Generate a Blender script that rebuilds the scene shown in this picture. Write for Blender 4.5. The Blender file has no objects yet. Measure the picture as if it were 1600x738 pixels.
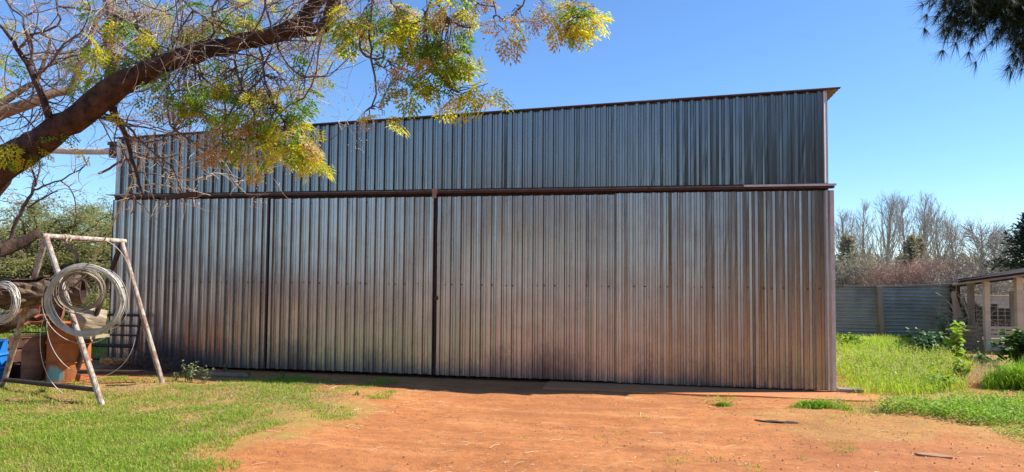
import bpy, math, random
import numpy as np
random.seed(7); rng = np.random.default_rng(7)
C = bpy.context.scene.collection
PI = math.pi
# ------------------------------------------------------------------ camera
F, YAW, PITCH, ROLL = 1140.1, 0.19901, 0.05011, 0.00809      # focal length in pixels of the 1600 px wide photograph
CAM = np.array([-2.573, -11.638, 1.73])
cF = np.array([-math.sin(YAW)*math.cos(PITCH), math.cos(YAW)*math.cos(PITCH), math.sin(PITCH)])
cR0 = np.array([math.cos(YAW), math.sin(YAW), 0.0]); cU0 = np.cross(cR0, cF)
cR = cR0*math.cos(ROLL) + cU0*math.sin(ROLL); cU = -cR0*math.sin(ROLL) + cU0*math.cos(ROLL)
cam = bpy.data.cameras.new('camera'); co = bpy.data.objects.new('camera', cam); C.objects.link(co)
cam.sensor_width = 36; cam.lens = F/1600*36; cam.clip_start = 0.1; cam.clip_end = 3000
from mathutils import Matrix, Vector
co.matrix_world = Matrix(((cR[0], cU[0], -cF[0], CAM[0]), (cR[1], cU[1], -cF[1], CAM[1]), (cR[2], cU[2], -cF[2], CAM[2]), (0, 0, 0, 1)))
sc = bpy.context.scene; sc.camera = co
# ------------------------------------------------------------------ light
SUN = np.array([1.0, 0.27, 1.02]); SUN /= np.linalg.norm(SUN)
w = bpy.data.worlds.new('World'); sc.world = w; w.use_nodes = True
nt = w.node_tree; bg = nt.nodes['Background']
sky = nt.nodes.new('ShaderNodeTexSky'); sky.sky_type = 'NISHITA'; sky.sun_disc = False
sky.sun_elevation = math.asin(SUN[2]); sky.sun_rotation = math.atan2(SUN[0], SUN[1])
sky.altitude = 3000; sky.air_density = 1.5; sky.dust_density = 0.0; sky.ozone_density = 10.0
nt.links.new(sky.outputs[0], bg.inputs[0]); bg.inputs[1].default_value = 0.122
sl = bpy.data.lights.new('sun', 'SUN'); so = bpy.data.objects.new('sun', sl); C.objects.link(so)
sl.energy = 5.0; sl.angle = math.radians(0.55); sl.color = (1.0, 0.94, 0.84)
so.rotation_euler = Vector(-SUN).to_track_quat('-Z', 'Y').to_euler()
sc.view_settings.view_transform = 'Standard'; sc.view_settings.look = 'None'
sc.view_settings.exposure = 0.72; sc.view_settings.gamma = 1
sc.cycles.max_bounces = 6; sc.cycles.diffuse_bounces = 3; sc.cycles.glossy_bounces = 3
sc.cycles.transmission_bounces = 4; sc.cycles.transparent_max_bounces = 4

# ------------------------------------------------------------------ helpers
def ray(px, py):
    return cF + cR*(px-800)/F - cU*(py-369)/F
def at(px, py, d):            # point at depth d metres in front of the camera
    return CAM + ray(px, py)*d
def ground(px, py, z=0.0):    # point on the ground
    r = ray(px, py); return CAM + r*((z-CAM[2])/r[2])
def onY(px, py, Y):           # point on the vertical plane y = Y
    r = ray(px, py); return CAM + r*((Y-CAM[1])/r[1])
def nrm(v): return v/np.maximum(np.linalg.norm(v, axis=-1, keepdims=True), 1e-9)

class MB:
    def __init__(s): s.ch = []; s.n = 0
    def arr(s, V, Fc, m=0):
        V = np.asarray(V, float).reshape(-1, 3); Fc = np.asarray(Fc, int)
        s.ch.append((V, Fc + s.n, m)); s.n += len(V); return s
    def box(s, x0, x1, y0, y1, z0, z1, m=0, M=None):
        V = np.array([[x, y, z] for z in (z0, z1) for y in (y0, y1) for x in (x0, x1)], float)
        if M is not None: V = V @ np.asarray(M[0]).T + np.asarray(M[1])
        return s.arr(V, [[0, 2, 3, 1], [4, 5, 7, 6], [0, 1, 5, 4], [2, 6, 7, 3], [0, 4, 6, 2], [1, 3, 7, 5]], m)
    def beam(s, a, b, w_, h_, m=0, up=(0, 0, 1)):   # rectangular bar from a to b
        a = np.asarray(a, float); b = np.asarray(b, float); d = nrm(b-a)
        r = np.cross(d, up); r = r/np.linalg.norm(r); u = np.cross(r, d)
        V = [p + r*i*w_/2 + u*j*h_/2 for p in (a, b) for j in (-1, 1) for i in (-1, 1)]
        return s.arr(V, [[0, 2, 3, 1], [4, 5, 7, 6], [0, 1, 5, 4], [2, 6, 7, 3], [0, 4, 6, 2], [1, 3, 7, 5]], m)
    def tubes(s, P, R, k=6, m=0, cap=True, bump=0.0):   # P (M,N,3)  R (M,N)
        P = np.asarray(P, float); R = np.asarray(R, float)
        if P.ndim == 2: P = P[None]; R = np.broadcast_to(R, P.shape[:2]) if R.ndim else np.full(P.shape[:2], float(R))
        if R.ndim == 0: R = np.full(P.shape[:2], float(R))
        if R.ndim == 1: R = np.broadcast_to(R, P.shape[:2])
        M_, N, _ = P.shape
        T = np.empty_like(P); T[:, 1:-1] = P[:, 2:] - P[:, :-2]; T[:, 0] = P[:, 1]-P[:, 0]; T[:, -1] = P[:, -1]-P[:, -2]
        T = nrm(T)
        ref = np.where(np.abs(T[:, :1, 2:3]) > 0.9, np.array([1., 0, 0]), np.array([0., 0, 1]))
        A = np.empty_like(P); a = nrm(np.cross(T[:, 0], ref[:, 0])); A[:, 0] = a
        for i in range(1, N):
            a = nrm(a - T[:, i]*np.sum(a*T[:, i], -1, keepdims=True)); A[:, i] = a
        B = np.cross(T, A)
        an = np.arange(k)*2*PI/k
        rr = R[..., None]*np.ones(k)
        if bump: rr = rr*(1+bump*rng.normal(size=rr.shape))
        V = P[:, :, None]+(A[:, :, None]*np.cos(an)[:, None]+B[:, :, None]*np.sin(an)[:, None])*rr[..., None]
        idx = np.arange(M_*N*k).reshape(M_, N, k)
        a0 = idx[:, :-1]; b0 = idx[:, 1:]
        Fc = np.stack([a0, np.roll(a0, -1, 2), np.roll(b0, -1, 2), b0], -1).reshape(-1, 4)
        s.arr(V, Fc, m)
        if cap:
            base = s.n - M_*N*k
            if k > 2:
                for e, rev in ((0, True), (N-1, False)):
                    r_ = idx[:, e]
                    if rev: r_ = r_[:, ::-1]
                    s.ch.append((np.zeros((0, 3)), r_+base, m))
        return s
    def lathe(s, prof, k=20, m=0, c=(0, 0, 0), a0=0.0, a1=2*PI, M=None):   # prof list of (r,z)
        full = abs(a1-a0-2*PI) < 1e-6
        n = k if full else k+1
        an = a0 + (a1-a0)*np.arange(n)/k
        V = np.array([[r*math.cos(t), r*math.sin(t), z] for r, z in prof for t in an])
        if M is not None: V = V @ np.asarray(M).T
        V = V + np.asarray(c)
        Fc = []
        for i in range(len(prof)-1):
            for j in range(k):
                a = i*n+j; b = i*n+(j+1) % n
                Fc.append([a, b, b+n, a+n])
        return s.arr(V, Fc, m)
    def build(s, name, mats, parent=None, smooth=False, loc=None):
        if not isinstance(mats, (list, tuple)): mats = [mats]
        V = np.concatenate([c[0] for c in s.ch]) if s.ch else np.zeros((0, 3))
        org = np.zeros(3)
        if parent is not None: org = np.array(parent.get('_org', (0, 0, 0)))
        if parent is None and loc is not None: org = np.array(loc, float)
        V = V-org
        tot = np.concatenate([np.full(len(c[1]), c[1].shape[1]) for c in s.ch])
        loops = np.concatenate([c[1].ravel() for c in s.ch])
        mi = np.concatenate([np.full(len(c[1]), c[2]) for c in s.ch])
        me = bpy.data.meshes.new(name)
        me.vertices.add(len(V)); me.vertices.foreach_set('co', V.astype(np.float32).ravel())
        me.loops.add(len(loops)); me.loops.foreach_set('vertex_index', loops.astype(np.int32))
        me.polygons.add(len(tot)); st = np.concatenate([[0], np.cumsum(tot)[:-1]])
        me.polygons.foreach_set('loop_start', st.astype(np.int32)); me.polygons.foreach_set('loop_total', tot.astype(np.int32))
        me.polygons.foreach_set('material_index', mi.astype(np.int32))
        me.polygons.foreach_set('use_smooth', np.full(len(tot), smooth))
        for m_ in mats: me.materials.append(m_)
        me.update(calc_edges=True); me.validate()
        o = bpy.data.objects.new(name, me); C.objects.link(o)
        if parent is not None:
            o.parent = parent; o['_org'] = [float(v) for v in org]
        else:
            o.location = org; o['_org'] = [float(v) for v in org]
        return o

def tag(o, label=None, cat=None, group=None, kind=None):
    if label: o['label'] = label
    if cat: o['category'] = cat
    if group: o['group'] = group
    if kind: o['kind'] = kind
    return o
def thing(name, label, cat, loc=(0, 0, 0), group=None):
    o = bpy.data.objects.new(name, None); C.objects.link(o); o.location = [float(v) for v in loc]
    o['_org'] = [float(v) for v in loc]; o.empty_display_size = 0.2
    return tag(o, label, cat, group)

# ------------------------------------------------------------------ materials
MATS = {}
def new_mat(name):
    m = bpy.data.materials.new(name); m.use_nodes = True
    t = m.node_tree; MATS[name] = m
    return m, t, t.nodes['Principled BSDF']
def N_(t, typ, **kw):
    n = t.nodes.new(typ)
    for k, v in kw.items(): setattr(n, k, v)
    return n
def noise(t, scale, detail=5, rough=0.6, vec=None, stretch=None):
    n = N_(t, 'ShaderNodeTexNoise'); n.inputs['Scale'].default_value = scale; n.inputs['Detail'].default_value = detail
    n.inputs['Roughness'].default_value = rough
    if vec is None:
        tc = N_(t, 'ShaderNodeTexCoord'); vec = tc.outputs['Object']
    if stretch:
        mp = N_(t, 'ShaderNodeMapping'); mp.inputs['Scale'].default_value = stretch; t.links.new(vec, mp.inputs[0]); vec = mp.outputs[0]
    t.links.new(vec, n.inputs['Vector'])
    return n.outputs['Fac']
def ramp(t, fac, stops):
    r = N_(t, 'ShaderNodeValToRGB'); el = r.color_ramp.elements
    while len(el) < len(stops): el.new(0.5)
    for e, (p, c) in zip(el, stops):
        e.position = p; e.color = (c, c, c, 1) if isinstance(c, (int, float)) else (*c, 1)
    t.links.new(fac, r.inputs[0]); return r.outputs[0]
def mixc(t, fac, a, b):
    m = N_(t, 'ShaderNodeMix', data_type='RGBA')
    for s_, v in ((m.inputs[0], fac), (m.inputs[6], a), (m.inputs[7], b)):
        if isinstance(v, bpy.types.NodeSocket): t.links.new(v, s_)
        elif isinstance(v, (int, float)): s_.default_value = v
        else: s_.default_value = (*v, 1)
    return m.outputs[2]
def math_(t, op, a, b=None, clamp=False):
    m = N_(t, 'ShaderNodeMath', operation=op, use_clamp=clamp)
    for i, v in enumerate((a, b)):
        if v is None: continue
        if isinstance(v, bpy.types.NodeSocket): t.links.new(v, m.inputs[i])
        else: m.inputs[i].default_value = v
    return m.outputs[0]
def bump(t, bs, h, dist=0.01, st=0.6):
    b = N_(t, 'ShaderNodeBump'); b.inputs['Distance'].default_value = dist; b.inputs['Strength'].default_value = st
    t.links.new(h, b.inputs['Height']); t.links.new(b.outputs[0], bs.inputs['Normal'])
def two_tone(name, a, b, scale=6, lo=.35, hi=.65, rough=.8, metal=0.0, bumpd=0.003, stretch=None, third=None):
    m, t, bs = new_mat(name)
    f = noise(t, scale, 6, .65, stretch=stretch)
    c = ramp(t, f, [(lo, a), (hi, b)])
    if third:
        f2 = noise(t, scale*.35, 4, .6); c = mixc(t, ramp(t, f2, [(.5, 0.0), (.66, .8)]), c, third)
    t.links.new(c, bs.inputs['Base Color']); bs.inputs['Roughness'].default_value = rough; bs.inputs['Metallic'].default_value = metal
    if bumpd: bump(t, bs, noise(t, scale*4, 5, .7, stretch=stretch), bumpd, .7)
    return m
def leaf_mat(name, cols, trans=0.5, rough=.55):
    m, t, bs = new_mat(name)
    g = N_(t, 'ShaderNodeNewGeometry')
    n = len(cols); c = ramp(t, g.outputs['Random Per Island'], [((i+.5)/n, c_) for i, c_ in enumerate(cols)])
    t.links.new(c, bs.inputs['Base Color']); bs.inputs['Roughness'].default_value = rough
    tr = N_(t, 'ShaderNodeBsdfTranslucent'); t.links.new(c, tr.inputs[0])
    mx = N_(t, 'ShaderNodeMixShader'); mx.inputs[0].default_value = trans
    t.links.new(bs.outputs[0], mx.inputs[1]); t.links.new(tr.outputs[0], mx.inputs[2])
    t.links.new(mx.outputs[0], t.nodes['Material Output'].inputs[0])
    return m

def sheet_mat(name, base, dusty, rough=.36, metal=.85, dirt=1.0):
    m, t, bs = new_mat(name)
    tc = N_(t, 'ShaderNodeTexCoord'); ob = tc.outputs['Object']
    sx = N_(t, 'ShaderNodeSeparateXYZ'); t.links.new(ob, sx.inputs[0])
    # one tone for each 0.686 m sheet, fine vertical streaks, blotchy zinc
    sheet = math_(t, 'FLOOR', math_(t, 'DIVIDE', sx.outputs[0], .686))
    wn = N_(t, 'ShaderNodeTexWhiteNoise', noise_dimensions='1D'); t.links.new(sheet, wn.inputs['W'])
    streak = noise(t, 3.0, 6, .7, vec=ob, stretch=(9, 3, .2))
    blot = noise(t, 2.2, 6, .7, vec=ob)
    c = mixc(t, ramp(t, streak, [(.3, 0.0), (.7, 1.0)]), tuple(v*.88 for v in base), tuple(min(v*1.08, 1) for v in base))
    c = mixc(t, math_(t, 'MULTIPLY', wn.outputs[0], .5), c, tuple(v*.75 for v in base))
    drip = noise(t, 2.5, 5, .75, vec=ob, stretch=(9, 3, .5))
    dm = ramp(t, drip, [(.52, 0.0), (.75, .35*dirt)])
    c = mixc(t, dm, c, dusty)
    # red dust film in clouds, mud splashes thrown up on the lowest half metre
    dust = ramp(t, blot, [(.45, .0), (.75, .35*dirt)])
    c = mixc(t, dust, c, dusty)
    low = N_(t, 'ShaderNodeMapRange'); t.links.new(sx.outputs[2], low.inputs[0])
    low.inputs[1].default_value = .0; low.inputs[2].default_value = .9; low.inputs[3].default_value = .62; low.inputs[4].default_value = .0
    sp = noise(t, 26, 6, .8, vec=ob, stretch=(1, 1, .35)); big = noise(t, .9, 3, .6, vec=ob, stretch=(1, 1, .3))
    amt = math_(t, 'ADD', math_(t, 'MULTIPLY', low.outputs[0], ramp(t, big, [(.35, .35), (.65, 1.25)])), math_(t, 'MULTIPLY', sp, .75))
    spl = ramp(t, amt, [(.57, 0.0), (1.0, 1.0)]); spl = math_(t, 'MULTIPLY', spl, .75*dirt)
    c = mixc(t, spl, c, (.10, .055, .035))
    t.links.new(c, bs.inputs['Base Color'])
    mt = math_(t, 'SUBTRACT', metal, math_(t, 'ADD', math_(t, 'MULTIPLY', dust, .6), math_(t, 'MULTIPLY', spl, .8)), True)
    t.links.new(mt, bs.inputs['Metallic'])
    r = math_(t, 'ADD', rough-.05, math_(t, 'MULTIPLY', streak, .16)); t.links.new(r, bs.inputs['Roughness'])
    bump(t, bs, noise(t, 1.6, 3, .5, vec=ob, stretch=(2.5, 1, .35)), .012, .25)
    return m

M = MATS
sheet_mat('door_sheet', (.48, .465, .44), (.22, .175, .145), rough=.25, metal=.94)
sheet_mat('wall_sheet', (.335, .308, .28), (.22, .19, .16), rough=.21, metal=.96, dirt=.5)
two_tone('roof_sheet', (.17, .145, .13), (.27, .235, .21), 5, rough=.6, metal=.3)
two_tone('rust_brown_steel', (.045, .027, .022), (.088, .050, .038), 9, rough=.75, metal=.2)
two_tone('track_steel', (.22, .19, .17), (.12, .065, .045), 7, rough=.6, metal=.4)
two_tone('zinc_trim', (.66, .66, .64), (.52, .50, .47), 5, rough=.45, metal=.15)
two_tone('weathered_pipe', (.52, .49, .42), (.20, .105, .07), 20, .36, .66, rough=.7, bumpd=.002, stretch=(1, 1, .4), third=(.22, .085, .06))
two_tone('pale_pipe', (.60, .57, .51), (.36, .30, .24), 5, .4, .7, rough=.6)
two_tone('rust', (.33, .105, .035), (.17, .055, .025), 5, .38, .66, rough=.8, bumpd=.003, third=(.42, .17, .07))
two_tone('dull_rust', (.30, .16, .11), (.16, .075, .05), 5, rough=.85)
two_tone('dark_rust', (.12, .045, .025), (.05, .025, .018), 8, rough=.85)
two_tone('black_steel', (.03, .026, .024), (.06, .04, .03), 8, rough=.6, metal=.3)
two_tone('blue_plastic', (.015, .16, .55), (.02, .21, .62), 4, rough=.4, bumpd=0)
two_tone('wire_steel', (.70, .68, .60), (.50, .47, .40), 12, rough=.5, metal=.15, bumpd=0)
two_tone('rusty_wire', (.30, .22, .16), (.42, .37, .30), 12, rough=.6, metal=.3, bumpd=0)
two_tone('rope_fibre', (.62, .50, .33), (.48, .38, .25), 20, rough=.9)
two_tone('orange_twine', (.75, .38, .10), (.8, .5, .18), 20, rough=.9, bumpd=0)
two_tone('bark', (.026, .015, .011), (.125, .068, .042), 11, .38, .66, rough=.95, bumpd=.045, stretch=(1, 1, 1))
two_tone('pale_bark', (.30, .21, .16), (.17, .12, .09), 8, .35, .68, rough=.95, bumpd=.01)
two_tone('twig_bark', (.07, .048, .038), (.17, .12, .09), 4, rough=.9, bumpd=0)
two_tone('dry_twig', (.58, .50, .40), (.38, .30, .23), 3, rough=.9, bumpd=0)
two_tone('log_bark', (.07, .042, .026), (.24, .16, .10), 10, .38, .62, rough=.95, bumpd=.03, stretch=(.3, 2, 2))
two_tone('log_core', (.035, .018, .012), (.09, .045, .03), 8, rough=.95)
two_tone('cut_wood', (.45, .36, .25), (.32, .25, .17), 10, rough=.9, bumpd=.006)
two_tone('grey_timber', (.36, .31, .25), (.25, .20, .155), 5, rough=.9, stretch=(1, 1, .2), bumpd=.003)
two_tone('plank_timber', (.74, .62, .45), (.58, .47, .34), 3, rough=.9, stretch=(.3, 1, 3), bumpd=.003)
two_tone('fence_sheet', (.32, .36, .34), (.42, .455, .43), 2, rough=.5, metal=.35, bumpd=0, third=(.19, .18, .16))
two_tone('poplar_bark', (.46, .40, .35), (.34, .29, .25), 1, rough=.9, bumpd=0)
two_tone('far_bark', (.40, .32, .27), (.30, .24, .20), 1, rough=.9, bumpd=0)
two_tone('red_twig', (.52, .32, .25), (.40, .26, .19), .6, rough=.9, bumpd=0)
two_tone('stone', (.34, .17, .09), (.42, .24, .14), 8, rough=.95)
two_tone('black_scrap', (.03, .028, .027), (.08, .06, .05), 8, rough=.7)
two_tone('pink_render', (.60, .44, .36), (.50, .37, .30), 3, rough=.95)
leaf_mat('leaf_green', [(.12, .27, .02), (.22, .40, .03), (.34, .48, .05), (.16, .32, .02)], .62)
leaf_mat('leaf_yellow', [(.66, .62, .03), (.48, .56, .03), (.76, .60, .04), (.68, .70, .05)], .62)
leaf_mat('leaf_dry', [(.52, .36, .14), (.62, .46, .20), (.45, .29, .11), (.66, .54, .22)], .45)
leaf_mat('berry', [(.60, .42, .27), (.45, .28, .17), (.68, .52, .36), (.20, .10, .06)], .0, .5)
leaf_mat('acacia_leaf', [(.26, .29, .09), (.38, .38, .13), (.46, .44, .18), (.18, .22, .06)], .5)
leaf_mat('pine_needle', [(.018, .045, .022), (.03, .065, .028), (.045, .085, .03)], .25)
leaf_mat('far_conifer', [(.24, .23, .14), (.33, .29, .18), (.40, .33, .22), (.26, .23, .15)], .3)
leaf_mat('scrub_leaf', [(.34, .32, .17), (.42, .36, .22), (.24, .26, .12)], .4)
leaf_mat('lawn_blade', [(.20, .37, .025), (.30, .46, .035), (.46, .54, .06), (.22, .38, .025), (.56, .52, .16), (.34, .50, .04)], .5)
leaf_mat('clover_leaf', [(.20, .40, .02), (.30, .50, .03), (.38, .54, .04), (.15, .32, .02)], .5)
leaf_mat('long_grass_blade', [(.40, .56, .03), (.52, .66, .05), (.28, .48, .03), (.60, .62, .10)], .55)
leaf_mat('seed_head_stalk', [(.50, .52, .14), (.56, .52, .24), (.42, .48, .10)], .4)
leaf_mat('dry_grass_blade', [(.50, .38, .22), (.60, .47, .28), (.42, .30, .18)], .4)
leaf_mat('weed_leaf', [(.30, .46, .03), (.38, .52, .04), (.24, .40, .03)], .55)
leaf_mat('silver_leaf', [(.26, .33, .15), (.34, .40, .20), (.20, .28, .10)], .4)
leaf_mat('bush_leaf', [(.06, .15, .02), (.11, .23, .03), (.04, .10, .02)], .35)
leaf_mat('teal_leaf', [(.08, .19, .07), (.12, .25, .09), (.05, .13, .05)], .3)
leaf_mat('straw_stem', [(.70, .55, .30), (.62, .46, .24), (.78, .65, .42)], .2)
leaf_mat('litter_leaf', [(.42, .24, .09), (.25, .14, .07), (.55, .40, .15), (.12, .09, .05)], .2)
leaf_mat('pebble', [(.45, .20, .10), (.35, .15, .08), (.55, .40, .30), (.25, .12, .07)], 0, .9)

# ------------------------------------------------------------------ terrain
def vnoise(x, y, s, seed=0):
    r_ = np.random.default_rng(seed); g = r_.random((64, 64))
    u = x*s; v = y*s; i = np.floor(u).astype(int); j = np.floor(v).astype(int); a = u-i; b = v-j
    a = a*a*(3-2*a); b = b*b*(3-2*b)
    G = lambda p, q: g[p % 64, q % 64]
    return (G(i, j)*(1-a)+G(i+1, j)*a)*(1-b)+(G(i, j+1)*(1-a)+G(i+1, j+1)*a)*b
def gh(x, y):
    x = np.asarray(x, float); y = np.asarray(y, float)
    h = (vnoise(x, y, .45, 1)-.5)*.07 + (vnoise(x, y, 1.7, 2)-.5)*.04 + (vnoise(x*.55, y*1.6, 3, 6)-.5)*.022 + (vnoise(x, y, 6, 3)-.5)*.018
    h = h*np.clip((-y-.2)/1.2, .15, 1)                     # smoother against the doors
    h = h*np.clip(1-(np.hypot(x+4, y+3)-25)/20, 0, 1)
    return h - .012

soil, t, bs = new_mat('soil')
tc = N_(t, 'ShaderNodeTexCoord'); ob = tc.outputs['Object']
a = noise(t, 1.1, 8, .65, vec=ob); b = noise(t, 9, 8, .75, vec=ob); c_ = noise(t, 60, 4, .7, vec=ob)
big = noise(t, .35, 4, .6, vec=ob)
col = ramp(t, a, [(.3, (.42, .137, .034)), (.5, (.56, .205, .055)), (.72, (.63, .262, .082))])
col = mixc(t, ramp(t, b, [(.32, .75), (.55, 0.0)]), col, (.26, .085, .032))
col = mixc(t, ramp(t, c_, [(.55, 0.0), (.75, .6)]), col, (.66, .38, .17))
col = mixc(t, ramp(t, big, [(.38, .4), (.55, 0.0)]), col, (.34, .12, .04))
mp = N_(t, 'ShaderNodeMapping'); mp.inputs['Rotation'].default_value = (0, 0, -.45); mp.inputs['Scale'].default_value = (.35, 2.6, 1); t.links.new(ob, mp.inputs[0])
trk = noise(t, 1.3, 6, .65, vec=mp.outputs[0])
col = mixc(t, ramp(t, trk, [(.36, .5), (.5, 0.0)]), col, (.33, .115, .035)); col = mixc(t, ramp(t, trk, [(.56, 0.0), (.7, .4)]), col, (.70, .36, .15))
# thin worn turf and dead litter colour left and right of the bare track
sx = N_(t, 'ShaderNodeSeparateXYZ'); t.links.new(ob, sx.inputs[0])
vc = N_(t, 'ShaderNodeAttribute', attribute_name='turf')
tm = math_(t, 'MULTIPLY', vc.outputs['Fac'], ramp(t, b, [(.3, .35), (.6, 1.0)]))
lit = mixc(t, ramp(t, noise(t, 14, 6, .8, vec=ob), [(.35, 0.0), (.65, 1.0)]), (.42, .19, .07), (.34, .36, .06))
col = mixc(t, tm, col, lit)
fa = N_(t, 'ShaderNodeAttribute', attribute_name='far')
fc = ramp(t, noise(t, .12, 6, .7, vec=ob), [(.35, (.30, .22, .11)), (.6, (.22, .25, .07))])
col = mixc(t, fa.outputs['Fac'], col, fc)
t.links.new(col, bs.inputs['Base Color']); bs.inputs['Roughness'].default_value = .95
h = math_(t, 'ADD', math_(t, 'MULTIPLY', b, .6), math_(t, 'MULTIPLY', c_, .25)); bump(t, bs, h, .05, .8)

# where grass grows: outlines on the ground, [(x, y)...], given as ground points
def gpoly(pts): return np.array([ground(px, py)[:2] for px, py in pts])
def inside(P, poly):
    x, y = P[:, 0], P[:, 1]; r = np.zeros(len(P), bool); n = len(poly)
    for i in range(n):
        x1, y1 = poly[i]; x2, y2 = poly[(i+1) % n]
        cnd = ((y1 > y) != (y2 > y)) & (x < (x2-x1)*(y-y1)/(y2-y1+1e-12)+x1)
        r ^= cnd
    return r
LAWN = gpoly([(-260, 640), (-60, 600), (150, 608), (300, 598), (440, 600), (545, 592), (520, 612), (560, 622), (470, 650), (400, 672), (330, 705), (290, 745), (250, 800), (-300, 800)])
LAWN2 = gpoly([(-260, 585), (60, 588), (200, 592), (420, 583), (545, 592), (440, 612), (200, 622), (-260, 640)])
CLOVER = gpoly([(1385, 640), (1440, 626), (1520, 622), (1610, 628), (1740, 634), (1740, 668), (1610, 672), (1520, 664), (1430, 655)])
CLOVER2 = gpoly([(1500, 668), (1620, 672), (1740, 690), (1740, 720), (1600, 695), (1540, 682)])
TUFTS = gpoly([(1085, 628), (1140, 624), (1240, 626), (1320, 628), (1318, 642), (1240, 640), (1140, 636)])
VERGE = gpoly([(1310, 612), (1420, 605), (1560, 612), (1740, 618), (1740, 640), (1600, 650), (1480, 645), (1330, 650), (1300, 630)])
LONG = gpoly([(1311, 614), (1345, 616), (1440, 618), (1490, 608), (1500, 590), (1510, 568), (1480, 550), (1440, 540), (1311, 536)])

xs = np.concatenate([-np.geomspace(900, 22, 26), np.arange(-21, 12, .075), np.geomspace(13, 900, 26)])
ys = np.concatenate([-np.geomspace(900, 15, 24), np.arange(-14, 4, .075), np.arange(4.2, 24, .4), np.geomspace(25, 1500, 28)])
X, Y = np.meshgrid(xs, ys); Z = gh(X, Y)
n0, n1 = X.shape; idx = np.arange(n0*n1).reshape(n0, n1)
mb = MB(); mb.arr(np.stack([X, Y, Z], -1), np.stack([idx[:-1, :-1], idx[:-1, 1:], idx[1:, 1:], idx[1:, :-1]], -1).reshape(-1, 4))
g = mb.build('ground', soil, smooth=True); tag(g, 'bare red dirt yard with worn turf edges', 'ground', kind='structure')
PT = np.stack([X.ravel(), Y.ravel()], -1)
turf = np.zeros(len(PT)); near = (np.abs(PT[:, 0]+3) < 18) & (np.abs(PT[:, 1]) < 22); NP = PT[near]; acc = np.zeros(len(NP))
for q in range(8):
    jit = NP + (np.stack([vnoise(NP[:, 0], NP[:, 1], 1.3, 11), vnoise(NP[:, 0], NP[:, 1], 1.3, 12)], -1)-.5)*1.4 + (np.stack([vnoise(NP[:, 0], NP[:, 1], 5, 13), vnoise(NP[:, 0], NP[:, 1], 5, 14)], -1)-.5)*.5 + rng.normal(0, .16, NP.shape)
    one = np.zeros(len(NP))
    for poly, v in ((LAWN, .95), (LAWN2, .4), (CLOVER, .9), (CLOVER2, .8), (gpoly([(1180, 640), (1330, 642), (1500, 660), (1560, 690), (1420, 680), (1290, 672), (1170, 660)]), .45), (gpoly([(1480, 690), (1740, 700), (1740, 730), (1500, 715)]), .35), (VERGE, .8), (LONG, 1.0)):
        one = np.maximum(one, inside(jit, poly)*v)
    acc += one/8
turf[near] = acc
at_ = g.data.attributes.new('turf', 'FLOAT', 'POINT'); at_.data.foreach_set('value', turf.astype(np.float32))
far = np.clip((np.hypot(PT[:, 0]+3, PT[:, 1]+5)-11)/8, 0, 1)*(PT[:, 1] > -3) + np.clip((np.hypot(PT[:, 0]+3, PT[:, 1]+5)-25)/20, 0, 1)*(PT[:, 1] <= -3)
at_ = g.data.attributes.new('far', 'FLOAT', 'POINT'); at_.data.foreach_set('value', far.astype(np.float32))

# brick paving along the foot of the doors
pav, t, bs = new_mat('paver')
tc = N_(t, 'ShaderNodeTexCoord'); br = N_(t, 'ShaderNodeTexBrick'); t.links.new(tc.outputs['Object'], br.inputs[0])
br.inputs['Scale'].default_value = 1; br.inputs['Brick Width'].default_value = .22; br.inputs['Row Height'].default_value = .11
br.inputs['Mortar Size'].default_value = .006; br.inputs['Color1'].default_value = (.42, .20, .12, 1); br.inputs['Color2'].default_value = (.34, .16, .10, 1); br.inputs['Mortar'].default_value = (.22, .10, .06, 1)
c = mixc(t, ramp(t, noise(t, 3, 6, .7), [(.32, .45), (.55, 1.0)]), br.outputs['Color'], (.56, .22, .075))
t.links.new(c, bs.inputs['Base Color']); bs.inputs['Roughness'].default_value = .9; bump(t, bs, br.outputs['Fac'], -.006, .8)
mb = MB(); xs_ = np.linspace(-4.3, .55, 80); yf = -.62-.10*vnoise(xs_, xs_*0, 1.5, 5)
V = np.concatenate([np.stack([xs_, np.full(80, .9), np.full(80, .005)], -1), np.stack([xs_, yf, np.full(80, .003)], -1), np.stack([xs_, yf-.01, np.full(80, -.08)], -1)])
i = np.arange(79); mb.arr(V, np.concatenate([np.stack([i+80, i+81, i+1, i], -1), np.stack([i+160, i+161, i+81, i+80], -1)]))
tag(mb.build('paving', pav), 'dusty brick paving strip before the doors', 'paving', kind='structure')

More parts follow.
